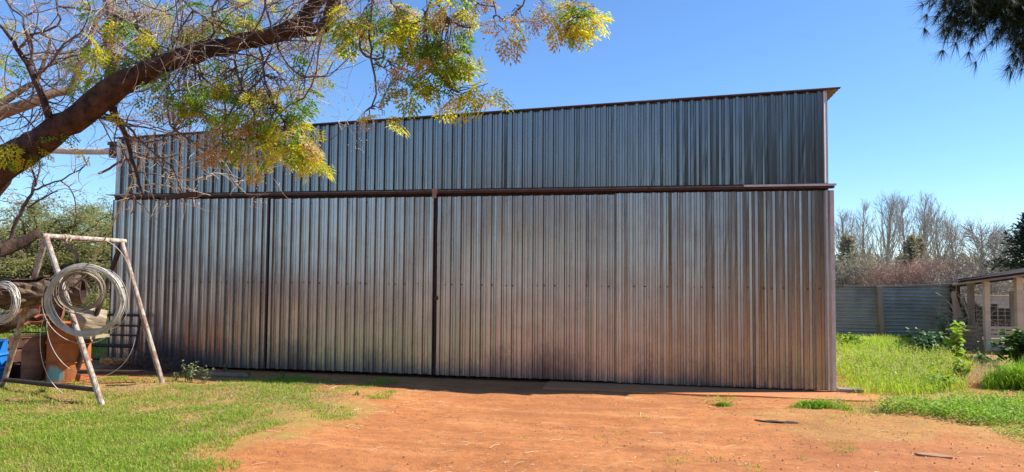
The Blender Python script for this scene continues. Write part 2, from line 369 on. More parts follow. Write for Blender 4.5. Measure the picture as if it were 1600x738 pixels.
# ------------------------------------------------------------------ the barn
PX = 0.1715
def profile(x0, x1, jitter=.0034, h=.046, phase=0.0, seed=0):
    """crest-and-pan line of the sheeting: (x, out) pairs, 'out' towards the viewer"""
    r_ = np.random.default_rng(seed); pts = []
    k0 = math.floor((x0-phase)/PX)-1; k1 = math.ceil((x1-phase)/PX)+1
    for k in range(k0, k1):
        c = phase + k*PX; ja, jb, jc, jd = r_.normal(0, jitter, 4); e = r_.normal(0, .0015)
        pts += [(c-.033, ja*.7), (c-.021+e, h+jb*.3), (c+.021+e, h+jc*.3), (c+.033, jd*.7),
                (c+.056, jd), (c+.061, .0075+jd), (c+.066, jd), (c+.1020, ja), (c+.107, .0075+ja), (c+.112, ja)]
    pts = [p for p in pts if x0 < p[0] < x1]
    return [(x0, 0)]+pts+[(x1, 0)]
def vsheet(mb, x0, x1, z0, z1, y, rows=9, seed=0, m=0, phase=0.0, front=-1):
    P = profile(x0, x1, seed=seed, phase=phase); n = len(P); V = []
    zf0 = z0 if callable(z0) else (lambda x: z0); zf1 = z1 if callable(z1) else (lambda x: z1)
    r_ = np.random.default_rng(seed+50); wob = r_.normal(0, .0012, (rows+1, n)); wob[:, 1:-1] = (wob[:, :-2]+wob[:, 1:-1]+wob[:, 2:])/3
    for j in range(rows+1):
        for i, (x, o) in enumerate(P):
            za, zb = zf0(x), zf1(x); V.append((x, y+front*(o+wob[j, i]), za+(zb-za)*j/rows))
    Fc = [[j*n+i, j*n+i+1, (j+1)*n+i+1, (j+1)*n+i] for j in range(rows) for i in range(n-1)]
    mb.arr(V, Fc, m)
ZT = 3.0
YU = .12                                      # plane of the upper wall
ur, ul = onY(1291, 200, YU)[0], onY(185, 260, YU)[0]
zr, zl = onY(1289, 141, YU)[2], onY(188, 217, YU)[2]
slope = (zr-zl)/(ur-ul)
ztop = lambda x: zl+(x-ul)*slope
XL = -12.42; DEP = 9.0
barn = thing('machinery_shed', 'large galvanised sheet metal shed with sliding doors and sloping roofline', 'shed', (-6, 0, 0))
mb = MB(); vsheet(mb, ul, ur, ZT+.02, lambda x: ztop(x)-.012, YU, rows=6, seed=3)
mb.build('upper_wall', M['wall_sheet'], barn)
mb = MB()                                       # side and rear walls, sheeted too
for sx_, xw in ((1, ur-.02), (-1, ul+.02)):
    P = profile(YU, DEP, seed=8); n = len(P); zt_ = ztop(xw)-.02
    V = [(xw+sx_*o, y, z) for z in (0.0, zt_) for y, o in P]; mb.arr(V, [[i, i+1, n+i+1, n+i] for i in range(n-1)])
vsheet(mb, ul, ur, 0.0, lambda x: ztop(x)-.02, DEP, rows=2, seed=4, front=1)
mb.build('rear_wall', M['wall_sheet'], barn)
# corner flashings
def fold(line, z0_, z1_):      # folded sheet strip standing upright
    f_ = MB(); n_ = len(line); V_ = [(x_, y_, z_) for z_ in (z0_, z1_) for x_, y_ in line]
    f_.arr(V_, [[i_, i_+1, n_+i_+1, n_+i_] for i_ in range(n_-1)]); return f_
mb = fold([(ur-.045, YU+.002), (ur-.045, YU-.045), (ur-.035, YU-.045), (ur-.010, YU-.022), (ur+.012, YU-.022), (ur+.012, YU+.09)], ZT+.10, ztop(ur)-.02); mb.build('corner_trim', M['zinc_trim'], barn)
mb = MB(); mb.box(ul-.012, ul+.05, YU-.045, YU+.09, ZT+.10, ztop(ul)-.03); mb.build('corner_trim', M['zinc_trim'], barn)
# roof: ribs run up the slope, edge overhangs front and high side
mb = MB(); xa, xb = ul-.08, onY(1314, 134, .03)[0]
P = profile(.03, DEP+.2, h=.030, jitter=.0008, seed=12); n = len(P); V = []
for x in (xa, (xa+xb)/2, xb):
    for y, o in P: V.append((x, y, ztop(x)+.012+o))
for x in (xa, (xa+xb)/2, xb):
    for y, o in P: V.append((x, y, ztop(x)+.004+o))
q = 3*n
Fc = [[j*n+i, (j+1)*n+i, (j+1)*n+i+1, j*n+i+1] for j in range(2) for i in range(n-1)]
Fc += [[q+v for v in f[::-1]] for f in Fc]
Fc += [[j*n, q+j*n, q+(j+1)*n, (j+1)*n] for j in range(2)] + [[2*n+i, q+2*n+i, q+2*n+i+1, 2*n+i+1] for i in range(n-1)]
mb.arr(V, Fc); mb.build('roof', M['roof_sheet'], barn)
mb = MB()
for yy in np.arange(.3, 8.8, 1.4): mb.beam((ul, yy, ztop(ul)-.07), (ur+.05, yy, ztop(ur+.05)-.07), .05, .1)
mb.build('roof_purlin', M['rust_brown_steel'], barn)
# fascia strip under the roof edge
mb = MB(); mb.beam((ul-.06, YU-.075, ztop(ul-.06)-.008), (xb-.01, YU-.075, ztop(xb-.01)-.008), .014, .012); mb.build('verge_strip', M['rust_brown_steel'], barn)
# door track with a folded cover, its far right length coloured pale zinc as a lit edge
mb = MB(); tl = onY(166, 312, -.06)[0]; tr_ = onY(1306, 296, -.06)[0]
mb.box(tl+.18, tr_-.02, -.075, .055, ZT+.034, ZT+.066, 0); mb.box(tl+.18, tr_-1.3, -.085, -.02, ZT+.066, ZT+.084, 1)
mb.build('door_track', [M['rust_brown_steel'], M['track_steel']], barn)
mb = MB(); mb.box(tr_-1.32, tr_, -.10, .10, ZT+.076, ZT+.094, 0); mb.box(tr_-1.32, tr_, -.104, -.099, ZT+.062, ZT+.094, 0)
mb.build('track_cover', M['zinc_trim'], barn)
mb = MB(); mb.box(tl, tl+.5, -.09, .10, ZT+.088, ZT+.10, 0); mb.build('track_cover', M['zinc_trim'], barn)
mb = MB()
xj = -6.215
mb.box(xj-.045, xj+.045, -.105, .03, ZT+.03, ZT+.105); mb.box(xj-.035, xj+.035, -.118, -.10, ZT-.05, ZT+.03)
mb.build('track_bracket', two_tone('bracket_rust', (.40, .25, .17), (.26, .13, .08), 12), barn)
# back lintel behind the track so no light leaks through
mb = MB(); mb.box(ul, ur, .06, .11, ZT-.05, ZT+.12); mb.build('lintel', M['rust_brown_steel'], barn)
# four sliding door leaves
DJ = [XL, -9.275, -6.23, -3.262, -.01]
for k in range(4):
    x0, x1 = DJ[k], DJ[k+1]; yy = (.035, .0, .0, .014)[k]; zb = (.03, .045, .04, .025)[k]
    ztd = (ZT+.0, ZT-.02, ZT-.02, ZT+.0)[k]
    dd = MB(); g0 = .012 if k < 2 else .004
    vsheet(dd, x0+g0, x1-g0, zb, ztd, yy, rows=9, seed=20+k, m=0, phase=x0+.09)
    # roofing screws with washers along the middle rail
    nb = int((x1-x0)/PX); ii = 0
    for q in range(nb):
        if (q*7+k) % 5 == 3: continue
        cx = x0+.09+q*PX+.042+(.06 if q % 3 == 0 else 0)
        if cx > x1-.05: continue
        for zz in (1.526+random.uniform(-.008, .008),):
            an = np.arange(6)*PI/3; V = [(cx+.012*math.cos(a_), yy-.009, zz+.012*math.sin(a_)) for a_ in an]+[(cx, yy-.016, zz)]
            dd.arr(V, [[i_, (i_+1) % 6, 6] for i_ in range(6)], 1)
        if q % 2 == 0:
            for zz in (.10, ztd-.08):
                V = [(cx+.0075*math.cos(a_), yy-.007, zz+.0075*math.sin(a_)) for a_ in an]+[(cx, yy-.012, zz)]
                dd.arr(V, [[i_, (i_+1) % 6, 6] for i_ in range(6)], 1)
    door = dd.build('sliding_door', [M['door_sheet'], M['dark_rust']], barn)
    fr = MB()
    for zz in (zb+.03, 1.526, ztd-.04): fr.box(x0+.03, x1-.03, yy+.012, yy+.052, zz-.025, zz+.025)
    fr.build('door_rail', M['rust_brown_steel'], door)
    for xx, wd in () if k == 3 else ((x0+.004, .030 if k in (1, 2) else .008), (x1-.004-(.012 if k == 1 else .008), .012 if k == 1 else .008))[:1 if k == 2 else 2]:
        st = MB(); st.box(xx, xx+wd, yy-.042 if k in (1,) else yy-.012, yy+.055, zb-.01, ztd+.01)
        st.build('door_stile', M['rust_brown_steel'], door)
    if k == 3:
        e = fold([(x1-.11, yy+.002), (x1-.11, yy-.052), (x1-.095, yy-.052), (x1-.055, yy-.016), (x1+.012, yy-.016), (x1+.012, yy+.09)], zb-.005, ztd+.005); e.build('edge_trim', M['zinc_trim'], door)
    if k == 2:
        l = MB(); l.box(x0+.03, x0+.085, yy-.06, yy-.04, 1.27, 1.33); l.tubes([(x0-.02, yy-.05, 1.30), (x0+.02, yy-.07, 1.30), (x0+.06, yy-.07, 1.30)], .008, 6)
        l.build('door_latch', M['dark_rust'], door)
# round gutter pipe leaving the top left corner, with its elbow bracket
a_ = onY(187, 238, .25); b_ = onY(-40, 233, .25)
mb = MB(); nseg = 14; P = np.array([a_+(b_-a_)*i/nseg for i in range(nseg+1)]); P[:, 2] += rng.normal(0, .004, nseg+1)
mb.tubes(P, .060, 14); gp = mb.build('gutter_pipe', M['pale_pipe'], barn, smooth=True)
mb = MB(); c0 = onY(182, 236, .25); mb.box(c0[0]-.09, c0[0]+.06, .17, .33, c0[2]-.13, c0[2]+.10); mb.box(c0[0]-.12, c0[0]+.1, .15, .35, c0[2]+.10, c0[2]+.16)
mb.build('pipe_bracket', M['black_steel'], gp)

# ------------------------------------------------------------------ foliage tools
def rotframes(D, roll=None):
    D = nrm(D); n = len(D)
    up = np.tile([0., 0, 1], (n, 1)); up[np.abs(D[:, 2]) > .95] = (1, 0, 0)
    S = nrm(np.cross(D, up)); U = np.cross(S, D)
    if roll is None: roll = rng.uniform(-.7, .7, n)
    c, s = np.cos(roll)[:, None], np.sin(roll)[:, None]
    return D, S*c+U*s, -S*s+U*c
def leaf_template(pairs=4, leaflets=4, L=.30, ll=.05, lw=.017, seed=0):
    """one twice-feathered leaf: rachis along +x, leaflets are small kites"""
    r_ = np.random.default_rng(seed); V = []; Fc = []
    def leaflet(p, d):
        d = d/np.linalg.norm(d); s = np.array([-d[1], d[0], 0]); s = s/np.linalg.norm(s); l = ll*r_.uniform(.8, 1.15); w_ = lw*r_.uniform(.8, 1.2)
        z = np.array([0, 0, 1.]); b = len(V); tl_ = r_.uniform(-.3, .3)
        V.extend([p, p+d*l*.45+s*w_*.5+z*w_*tl_, p+d*l-z*l*.22, p+d*l*.45-s*w_*.5-z*w_*tl_]); Fc.append([b, b+1, b+2, b+3])
    for i in range(pairs):
        tt = .30+.62*i/pairs; base = np.array([L*tt, 0, -L*.35*tt**2]); pl = L*.42*(1-.55*i/pairs)
        for sg in (-1, 1):
            d = np.array([.55, sg*.85, -.25]); d /= np.linalg.norm(d)
            for k in range(leaflets):
                q = base+d*pl*(k+.6)/leaflets; q = q+np.array([0, 0, -pl*.25*((k+1)/leaflets)**2])
                for s2 in (-1, 1):
                    pd = np.array([-d[1]*s2, d[0]*s2, 0])*.8+d*.7; leaflet(q, pd)
            leaflet(base+d*pl*1.05, d)
    leaflet(np.array([L*.95, 0, -L*.33]), np.array([1, 0, -.4]))
    return np.array(V), np.array(Fc)
def stamp(mb, T, P, D, S, m=0):
    V, Fc = T; n = len(P); sc_ = np.asarray(S)
    A, B, U = rotframes(D)
    W = P[:, None]+(A[:, None]*V[None, :, :1]+B[:, None]*V[None, :, 1:2]+U[:, None]*V[None, :, 2:3])*sc_[:, None, None]
    FF = Fc[None]+(np.arange(n)*len(V))[:, None, None]
    mb.arr(W, FF.reshape(-1, Fc.shape[1]), m)
OCT = (np.array([[1, 0, 0], [-1, 0, 0], [0, 1, 0], [0, -1, 0], [0, 0, 1], [0, 0, -1.]]), np.array([[0, 2, 4], [2, 1, 4], [1, 3, 4], [3, 0, 4], [2, 0, 5], [1, 2, 5], [3, 1, 5], [0, 3, 5]]))
def spheres(mb, P, R, m=0):
    V, Fc = OCT; n = len(P); W = P[:, None]+V[None]*np.asarray(R)[:, None, None]
    mb.arr(W, (Fc[None]+(np.arange(n)*6)[:, None, None]).reshape(-1, 3), m)
def grow(P0, D0, L, R0, n=6, wob=.35, sag=.0, up=0.0):
    """batch of wandering twigs -> (M,n,3) points, radii"""
    m = len(P0); P = np.empty((m, n, 3)); P[:, 0] = P0; D = nrm(np.asarray(D0, float)); L = np.asarray(L)
    for i in range(1, n):
        D = nrm(D+rng.normal(0, wob, (m, 3))*.5+np.array([0, 0, up-sag*i/n]))
        P[:, i] = P[:, i-1]+D*(L/(n-1))[:, None]
    R = np.asarray(R0)[:, None]*np.linspace(1, .35, n)[None]
    return P, R
def resample(pts, step=.1):
    """smooth line through (x,y,z,r) points"""
    P = np.asarray(pts, float); n = len(P); out = []
    for i in range(n-1):
        p0, p1, p2, p3 = P[max(i-1, 0)], P[i], P[i+1], P[min(i+2, n-1)]
        k = max(2, int(np.linalg.norm((p2-p1)[:3])/step))
        for j in range(k):
            u = j/k; out.append(.5*((2*p1)+(-p0+p2)*u+(2*p0-5*p1+4*p2-p3)*u*u+(-p0+3*p1-3*p2+p3)*u**3))
    out.append(P[-1]); return np.array(out)
PS = [1.0]
def pline(pts):   # (px, py, width px, depth) -> world (x,y,z,r)
    return np.array([[*at(px, py, d*PS[0]), w_/2*d*PS[0]/F] for px, py, w_, d in pts])
def rand_in_ball(n): 
    v = rng.normal(size=(n, 3)); return nrm(v)*rng.random((n, 1))**(1/3)

# ------------------------------------------------------------------ the big tree at the left
TS = .75
tb = at(-175, 640, 8.6*TS); tb[2] = 0
tree = thing('syringa_tree', 'big leaning tree with thick dark limb arching across the sky', 'tree', tb)
tree['label'] = 'big tree with thick dark arching limb, yellowing leaves and hanging berries'
PS[0] = TS
main = pline([(-180, 745, 170, 8.7), (-172, 640, 120, 8.7), (-140, 470, 98, 8.6), (-85, 350, 84, 8.5), (-30, 285, 66, 8.4), (10, 253, 53, 8.3), (50, 229, 43, 8.2), (110, 190, 38, 8.1), (155, 157, 41, 8.05), (200, 126, 34, 8.0), (250, 103, 30, 7.95), (300, 85, 28, 7.9), (350, 73, 26, 7.85), (400, 61, 24, 7.8), (440, 52, 24, 7.75), (468, 40, 27, 7.7), (485, 18, 22, 7.7), (505, -8, 19, 7.7), (540, -60, 15, 7.7), (600, -130, 9, 7.7)])
LIMBS = [
 ('d', [(462, 48, 22, 7.72), (490, 46, 22, 7.65), (508, 40, 20, 7.6), (515, 18, 17, 7.55), (525, -8, 15, 7.5), (560, -50, 12, 7.4), (640, -90, 9, 7.2), (760, -110, 6, 7.0), (900, -100, 4, 6.9)]),
 ('p', [(172, 138, 26, 8.2), (176, 100, 23, 8.4), (170, 60, 20, 8.5), (176, 30, 19, 8.6), (168, -5, 18, 8.7), (160, -80, 13, 8.8), (175, -160, 8, 8.8)]),
 ('p', [(-90, 345, 40, 8.6), (-50, 230, 30, 8.9), (-15, 188, 25, 9.2), (40, 163, 21, 9.3), (75, 150, 17, 9.4), (110, 138, 14, 9.5), (122, 105, 11, 9.5), (136, 75, 9, 9.5), (150, 40, 6, 9.5), (170, 0, 5, 9.5)]),
 ('p', [(-60, 235, 22, 9.2), (-10, 172, 17, 9.3), (35, 140, 12, 9.4), (60, 120, 8, 9.5), (80, 60, 5, 9.5)]),
 ('d', [(80, 200, 15, 8.1), (72, 168, 11, 8.0), (55, 128, 9, 8.0), (42, 98, 7.5, 8.0), (28, 78, 6.5, 8.0), (14, 55, 5, 8.0), (-10, 30, 4, 8.0)]),
 ('d', [(46, 102, 6, 8.0), (52, 75, 5.5, 8.0), (44, 52, 5, 7.9), (36, 30, 4.5, 7.9), (18, 14, 4, 7.9), (2, -10, 3, 7.9)]),
 ('d', [(32, 76, 5, 8.0), (48, 56, 5, 8.0), (78, 48, 4.5, 8.0), (95, 30, 4, 8.0), (88, 8, 3, 8.0)]),
 ('d', [(58, 118, 5, 8.0), (85, 92, 4.5, 7.9), (100, 70, 4, 7.9), (125, 55, 3.5, 7.9), (150, 28, 4.5, 8.3), (164, 20, 6, 8.6)]),
 ('d', [(305, 80, 6, 7.9), (335, 50, 5, 7.9), (325, 30, 4, 7.8), (300, 15, 4, 7.8), (283, -5, 3, 7.8)]),
 ('d', [(330, 70, 6, 7.9), (345, 45, 5, 8), (330, 22, 5, 8.0), (345, -10, 4, 8.0)]),
 ('d', [(235, 105, 5, 8.0), (240, 72, 5, 8.1), (215, 45, 4, 8.2), (190, 30, 4, 8.4), (176, 22, 6, 8.6)]),
 ('d', [(175, 165, 14, 8.1), (182, 185, 10, 8.15), (195, 206, 8, 8.2), (203, 238, 6, 8.2), (210, 262, 5, 8.2), (218, 290, 4, 8.2), (228, 310, 3, 8.2)]),
 ('d', [(130, 175, 7, 8.1), (165, 188, 6.5, 8.1), (190, 190, 6, 8.0), (215, 215, 5, 8.0), (240, 240, 4, 7.9), (270, 262, 3, 7.9), (285, 300, 2.5, 7.9)]),
 ('d', [(250, 108, 6, 7.9), (262, 145, 5, 7.8), (262, 180, 4.5, 7.8), (275, 205, 4, 7.8), (300, 222, 3, 7.8), (330, 240, 2.5, 7.8)]),
 ('d', [(290, 90, 5, 7.85), (320, 125, 5, 7.8), (348, 150, 4.5, 7.7), (352, 190, 4, 7.7), (358, 225, 3, 7.7)]),
 ('d', [(365, 75, 6, 7.8), (372, 120, 5, 7.7), (390, 160, 4.5, 7.6), (405, 200, 4, 7.6), (440, 225, 3, 7.6), (480, 240, 2.5, 7.6)]),
 ('d', [(416, -40, 6, 7.5), (418, 20, 5, 7.4), (430, 60, 5, 7.4), (440, 88, 4.5, 7.4), (462, 112, 4, 7.4), (492, 120, 3.5, 7.4), (515, 118, 2.5, 7.4)]),
 ('d', [(405, 70, 6, 7.7), (415, 130, 5, 7.6), (430, 165, 4, 7.6), (450, 200, 3.5, 7.5), (470, 228, 3, 7.5)]),
 ('d', [(512, 44, 6, 7.6), (535, 52, 4, 7.5), (556, 58, 3, 7.4)]),
 ('d', [(560, -60, 6, 7.3), (584, -20, 5.5, 7.2), (580, 20, 5, 7.1), (577, 60, 5, 7.1), (580, 92, 5, 7.1), (586, 118, 4.5, 7.1), (588, 145, 4, 7.1), (582, 165, 3.5, 7.1), (573, 175, 3, 7.1)]),
 ('d', [(578, 35, 4.5, 7.1), (566, 52, 4.5, 7.1), (563, 75, 4.5, 7.1), (573, 90, 4.5, 7.1), (590, 93, 4, 7.1), (600, 78, 3.5, 7.1), (598, 58, 2.5, 7.1)]),
 ('d', [(585, 100, 4, 7.1), (598, 105, 3, 7.1), (606, 95, 2.5, 7.1)]),
 ('d', [(650, -70, 6, 7.0), (676, -15, 6, 6.9), (666, 18, 5, 6.9), (662, 48, 4.5, 6.9), (668, 78, 4.5, 6.9), (681, 108, 4, 6.9), (698, 132, 4, 6.9), (713, 144, 3, 6.9)]),
 ('d', [(676, -15, 6, 6.9), (692, 15, 5, 6.8), (705, 34, 4.5, 6.8), (722, 44, 4, 6.8), (738, 41, 2.5, 6.8)]),
 ('d', [(600, -45, 5, 7.2), (617, 12, 4.5, 7.1), (640, 35, 4, 7.0), (655, 36, 3, 7.0)]),
 ('d', [(700, -60, 5, 6.9), (720, -8, 4.5, 6.8), (755, 8, 3.5, 6.8), (775, 12, 3, 6.8)]),
 ('d', [(760, -80, 5, 6.9), (768, -5, 4, 6.8), (776, 22, 3, 6.8), (790, 33, 2.5, 6.8)]),
 ('d', [(860, -70, 4.5, 6.8), (822, -6, 4, 6.8), (808, 14, 3, 6.8), (802, 26, 2.5, 6.8)]),
 ('d', [(870, -60, 5, 6.8), (880, -4, 4, 6.8), (892, 18, 3.5, 6.8), (902, 30, 2.5, 6.8)]),
 # low bare limb crossing behind the pipe stand
 ('r', [(-150, 480, 56, 6.5), (-165, 445, 50, 8.0), (-120, 430, 44, 9.6), (-70, 405, 40, 10.5), (0, 390, 34, 11.2), (35, 378, 26, 11.4), (62, 364, 18, 11.5)]),
 ('t', [(15, 382, 12, 11.3), (24, 350, 10, 11.3), (40, 318, 9, 11.2), (52, 296, 7, 11.2), (50, 262, 5, 11.2), (42, 240, 3, 11.2)]),
 ('t', [(52, 298, 6, 11.2), (75, 288, 4.5, 11.2), (95, 282, 4, 11.2), (115, 270, 3.5, 11.1), (132, 260, 3, 11.1), (140, 245, 2, 11.1)]),
 ('t', [(93, 282, 4, 11.2), (108, 294, 3.5, 11.2), (116, 310, 3.5, 11.2), (119, 345, 3, 11.2)]),
 ('t', [(45, 325, 5, 11.2), (70, 308, 4, 11.2), (90, 298, 3, 11.2)]),
 ('t', [(54, 292, 5, 11.2), (62, 262, 4, 11.2), (60, 240, 3, 11.2)]),
]
mats = [M['bark'], M['pale_bark'], M['twig_bark'], M['dry_twig']]
main = None or resample(main, .09)
P = main; P[:, :3] += rng.normal(0, .008, (len(P), 3))
mb = MB(); mb.tubes(P[None, :, :3], P[None, :, 3], 22, 0, bump=.05); trunk = mb.build('trunk', M['bark'], tree, smooth=True)
skel = [P[::2, :3]]; sk_m = []
for kind, pts in LIMBS:
    if kind == 'd' and pts[0][2] < 9: pts = [(a1_, a2_, a3_*.72, a4_) for a1_, a2_, a3_, a4_ in pts]
    if kind == 'p': pts = [(a1_, a2_, a3_*.8, a4_) for a1_, a2_, a3_, a4_ in pts]
    if kind == 't': pts = [(a1_, a2_, a3_*.6, a4_) for a1_, a2_, a3_, a4_ in pts]
    if kind == 'r': pts = [(a1_, a2_, a3_*.72, a4_) for a1_, a2_, a3_, a4_ in pts]
    PS[0] = 1.0 if kind in 'rt' else TS
    Q = resample(pline(pts), .08*PS[0]); big = pts[0][2] >= 14
    Q[:, :3] += rng.normal(0, .004 if big else .007, (len(Q), 3))
    mb = MB(); mb.tubes(Q[None, :, :3], Q[None, :, 3], 12 if big else 7, 0, bump=.03 if big else 0)
    mb.build('limb' if big else 'branch', {'d': M['bark'] if big else M['twig_bark'], 'p': M['pale_bark'], 'r': M['bark'], 't': M['twig_bark']}[kind], tree, smooth=True)
    if kind != 'r' and kind != 't': skel.append(Q[:, :3])
    if kind == 't' : sk_m.append(Q[:, :3])
SK = np.concatenate(skel); 
# leaf clusters: px, py, spread px, leaves, green / yellow / dry / berry shares, depth
CL = [(45, 212, 32, 16, 4, 5, 1, 0, 8.0), (100, 205, 18, 4, 3, 5, 0, 0, 8.0), (5, 95, 20, 12, 6, 2, 1, 1, 8.2), (10, 130, 20, 8, 3, 3, 1, 2, 8.2), (120, 75, 25, 10, 3, 2, 2, 3, 8.5), (205, 50, 40, 26, 7, 2, 1, 1, 8.0),
 (175, 72, 30, 16, 6, 3, 1, 1, 8.1), (255, 45, 35, 24, 5, 3, 2, 1, 8.0), (240, 75, 28, 14, 5, 3, 1, 2, 8.1), (300, 25, 35, 22, 4, 3, 3, 2, 7.9), (350, 18, 30, 20, 3, 5, 2, 2, 7.9), (385, 25, 26, 18, 5, 3, 2, 1, 7.8), (130, 128, 26, 14, 2, 7, 1, 1, 7.9),
 (115, 118, 20, 8, 5, 3, 0, 1, 7.9), (160, 115, 22, 10, 6, 3, 0, 1, 7.9), (225, 160, 22, 8, 5, 2, 1, 2, 7.9), (270, 150, 35, 30, 8, 2, 1, 1, 7.7), (310, 160, 38, 34, 7, 2, 2, 1, 7.7), (345, 150, 35, 30, 5, 4, 1, 1, 7.7),
 (300, 120, 25, 16, 6, 2, 1, 1, 7.8), (385, 150, 38, 34, 4, 5, 3, 1, 7.6), (415, 120, 32, 24, 4, 5, 3, 1, 7.6), (440, 155, 35, 30, 3, 5, 3, 2, 7.6), (400, 190, 38, 40, 4, 4, 4, 1, 7.5), (440, 195, 36, 34, 3, 5, 4, 1, 7.5), (455, 222, 28, 30, 2, 6, 4, 0, 7.5), (487, 238, 16, 15, 1, 8, 2, 0, 7.5),
 (350, 205, 25, 24, 2, 2, 7, 2, 7.6), (345, 230, 18, 16, 1, 1, 9, 1, 7.6), (392, 255, 14, 10, 3, 6, 1, 0, 7.6), (430, 235, 25, 22, 3, 4, 3, 0, 7.5), (475, 165, 25, 14, 7, 2, 1, 1, 7.5), (485, 90, 24, 12, 2, 3, 3, 4, 7.5), (500, 115, 22, 5, 0, 1, 1, 8, 7.4),
 (532, 65, 9, 4, 4, 6, 0, 0, 7.4), (455, 75, 20, 8, 2, 4, 2, 4, 7.5), (545, 20, 26, 18, 2, 4, 4, 3, 7.3), (525, 35, 18, 10, 2, 4, 3, 3, 7.3), (590, 15, 22, 14, 3, 4, 3, 3, 7.1), (610, 60, 22, 12, 3, 3, 3, 4, 7.0), (600, 45, 18, 8, 1, 3, 3, 4, 7.0),
 (640, 20, 26, 22, 3, 4, 3, 3, 7.0), (625, 115, 18, 12, 4, 2, 3, 3, 7.0), (643, 140, 15, 12, 8, 1, 3, 0, 7.0), (610, 130, 16, 8, 1, 2, 5, 3, 7.0), (655, 55, 22, 20, 3, 5, 3, 1, 6.9), (690, 70, 26, 30, 4, 6, 2, 1, 6.9), (695, 92, 22, 26, 4, 6, 1, 0, 6.8), (668, 100, 18, 20, 4, 3, 3, 0, 6.9), (680, 40, 18, 14, 3, 5, 3, 1, 6.9),
 (712, 150, 14, 10, 0, 7, 2, 4, 6.9), (748, 138, 6, 5, 1, 8, 0, 0, 6.8), (762, 131, 3, 2, 1, 8, 0, 0, 6.8), (730, 48, 20, 6, 0, 0, 1, 9, 6.8), (722, 22, 20, 8, 0, 1, 4, 6, 6.8), (705, 10, 24, 14, 1, 3, 4, 3, 6.8), (748, 5, 16, 8, 0, 1, 5, 4, 6.8), (780, 42, 14, 7, 0, 0, 3, 7, 6.8), (790, 35, 8, 4, 0, 1, 5, 3, 6.8), (765, 10, 14, 5, 0, 1, 3, 6, 6.8),
 (805, 28, 10, 6, 0, 0, 4, 7, 6.8), (825, 30, 8, 4, 0, 0, 3, 7, 6.8), (850, 12, 22, 12, 0, 1, 5, 5, 6.8), (893, 30, 20, 12, 1, 4, 3, 3, 6.8), (915, 30, 14, 16, 2, 8, 2, 0, 6.8), (905, 8, 22, 14, 1, 4, 4, 3, 6.8), (930, 5, 8, 6, 3, 5, 0, 0, 6.8),
 (575, 182, 14, 4, 0, 1, 3, 7, 7.1), (600, 180, 9, 2, 1, 8, 0, 0, 7.1), (570, 30, 15, 6, 0, 1, 4, 6, 7.1), (660, 5, 20, 14, 1, 3, 4, 3, 6.9)]
for k in range(16):     # thinner scatter through the bare upper crown and above the frame
    CL.append((random.uniform(-20, 560), random.uniform(-30, 60), 28, 7, 1.5, 2, 3, 3, random.uniform(7.6, 9)))
for k in range(12):
    CL.append((random.uniform(-250, 950), random.uniform(-330, -100), 60, 10, 3, 3, 2, 2, random.uniform(6.5, 9.5)))
T_leaf = [leaf_template(4, 3, .30, .052, .020, s) for s in range(4)]
LV = [[], [], []]; BER = []; BST = []; TW = []
for px, py, r, n, a1, a2, a3, a4, d in CL:
    if py < 135 and px < 520: d += .9 if rng.random() < .8 else .1
    d *= TS; c = at(px, py, d); rm = r*d/F
    j = np.argmin(np.linalg.norm(SK-(c+np.array([0, 0, rm*1.2])), axis=1)); s = SK[j]
    k = max(2, n//4); 
    ends = c+rand_in_ball(k)*rm*np.array([1, 1.3, 1])
    # a stem from the nearest branch then one arm to each sub-clump
    mid = (s+c)/2+np.array([0, 0, .12*np.linalg.norm(s-c)])+rng.normal(0, .03, 3)
    for e in ends:
        u = np.linspace(0, 1, 7)[:, None]; Pq = (1-u)**2*s+2*u*(1-u)*(mid+rng.normal(0, .05, 3))+u**2*e
        Pq[1:-1] += rng.normal(0, .012, (5, 3)); TW.append(Pq)
    n = max(3, int(n*(.54 if py > 140 and px < 520 else .74)))
    src = ends[rng.integers(0, k, n)]; Dn = nrm(rng.normal(size=(n, 3))*np.array([1, 1, .45])+np.array([0, 0, -.45])); Pn = src+rng.normal(0, rm*.34, (n, 3))
    pr = np.array([a1*1.1, a2, a3*.6, a4], float); pr /= pr.sum(); kd = rng.choice(4, n, p=pr)
    for q in range(3):
        if (kd == q).any(): LV[q].append(np.concatenate([Pn[kd == q], Dn[kd == q], rng.uniform(.45, .85, ((kd == q).sum(), 1))], 1))
    for p_ in Pn[kd == 3]:
        nb = rng.integers(14, 30); bb = p_+rng.normal(0, .042, (nb, 3))+np.array([0, 0, -.05]); BER.append(bb)
        for b_ in bb[::2]: BST.append(np.stack([p_, (p_+b_)/2+rng.normal(0, .006, 3)+[0, 0, .01], b_]))
mb = MB()
for q in range(3):
    A = np.concatenate(LV[q]); kk = rng.integers(0, 4, len(A))
    for v in range(4):
        s_ = A[kk == v]; stamp(mb, T_leaf[v], s_[:, :3], s_[:, 3:6], s_[:, 6], q)
mb.build('foliage', [M['leaf_green'], M['leaf_yellow'], M['leaf_dry']], tree)
mb = MB(); BB = np.concatenate(BER); spheres(mb, BB, rng.uniform(.0045, .007, len(BB))); mb.tubes(np.array(BST), .0012, 3, 1, cap=False)
mb.build('berries', [M['berry'], M['dry_twig']], tree)
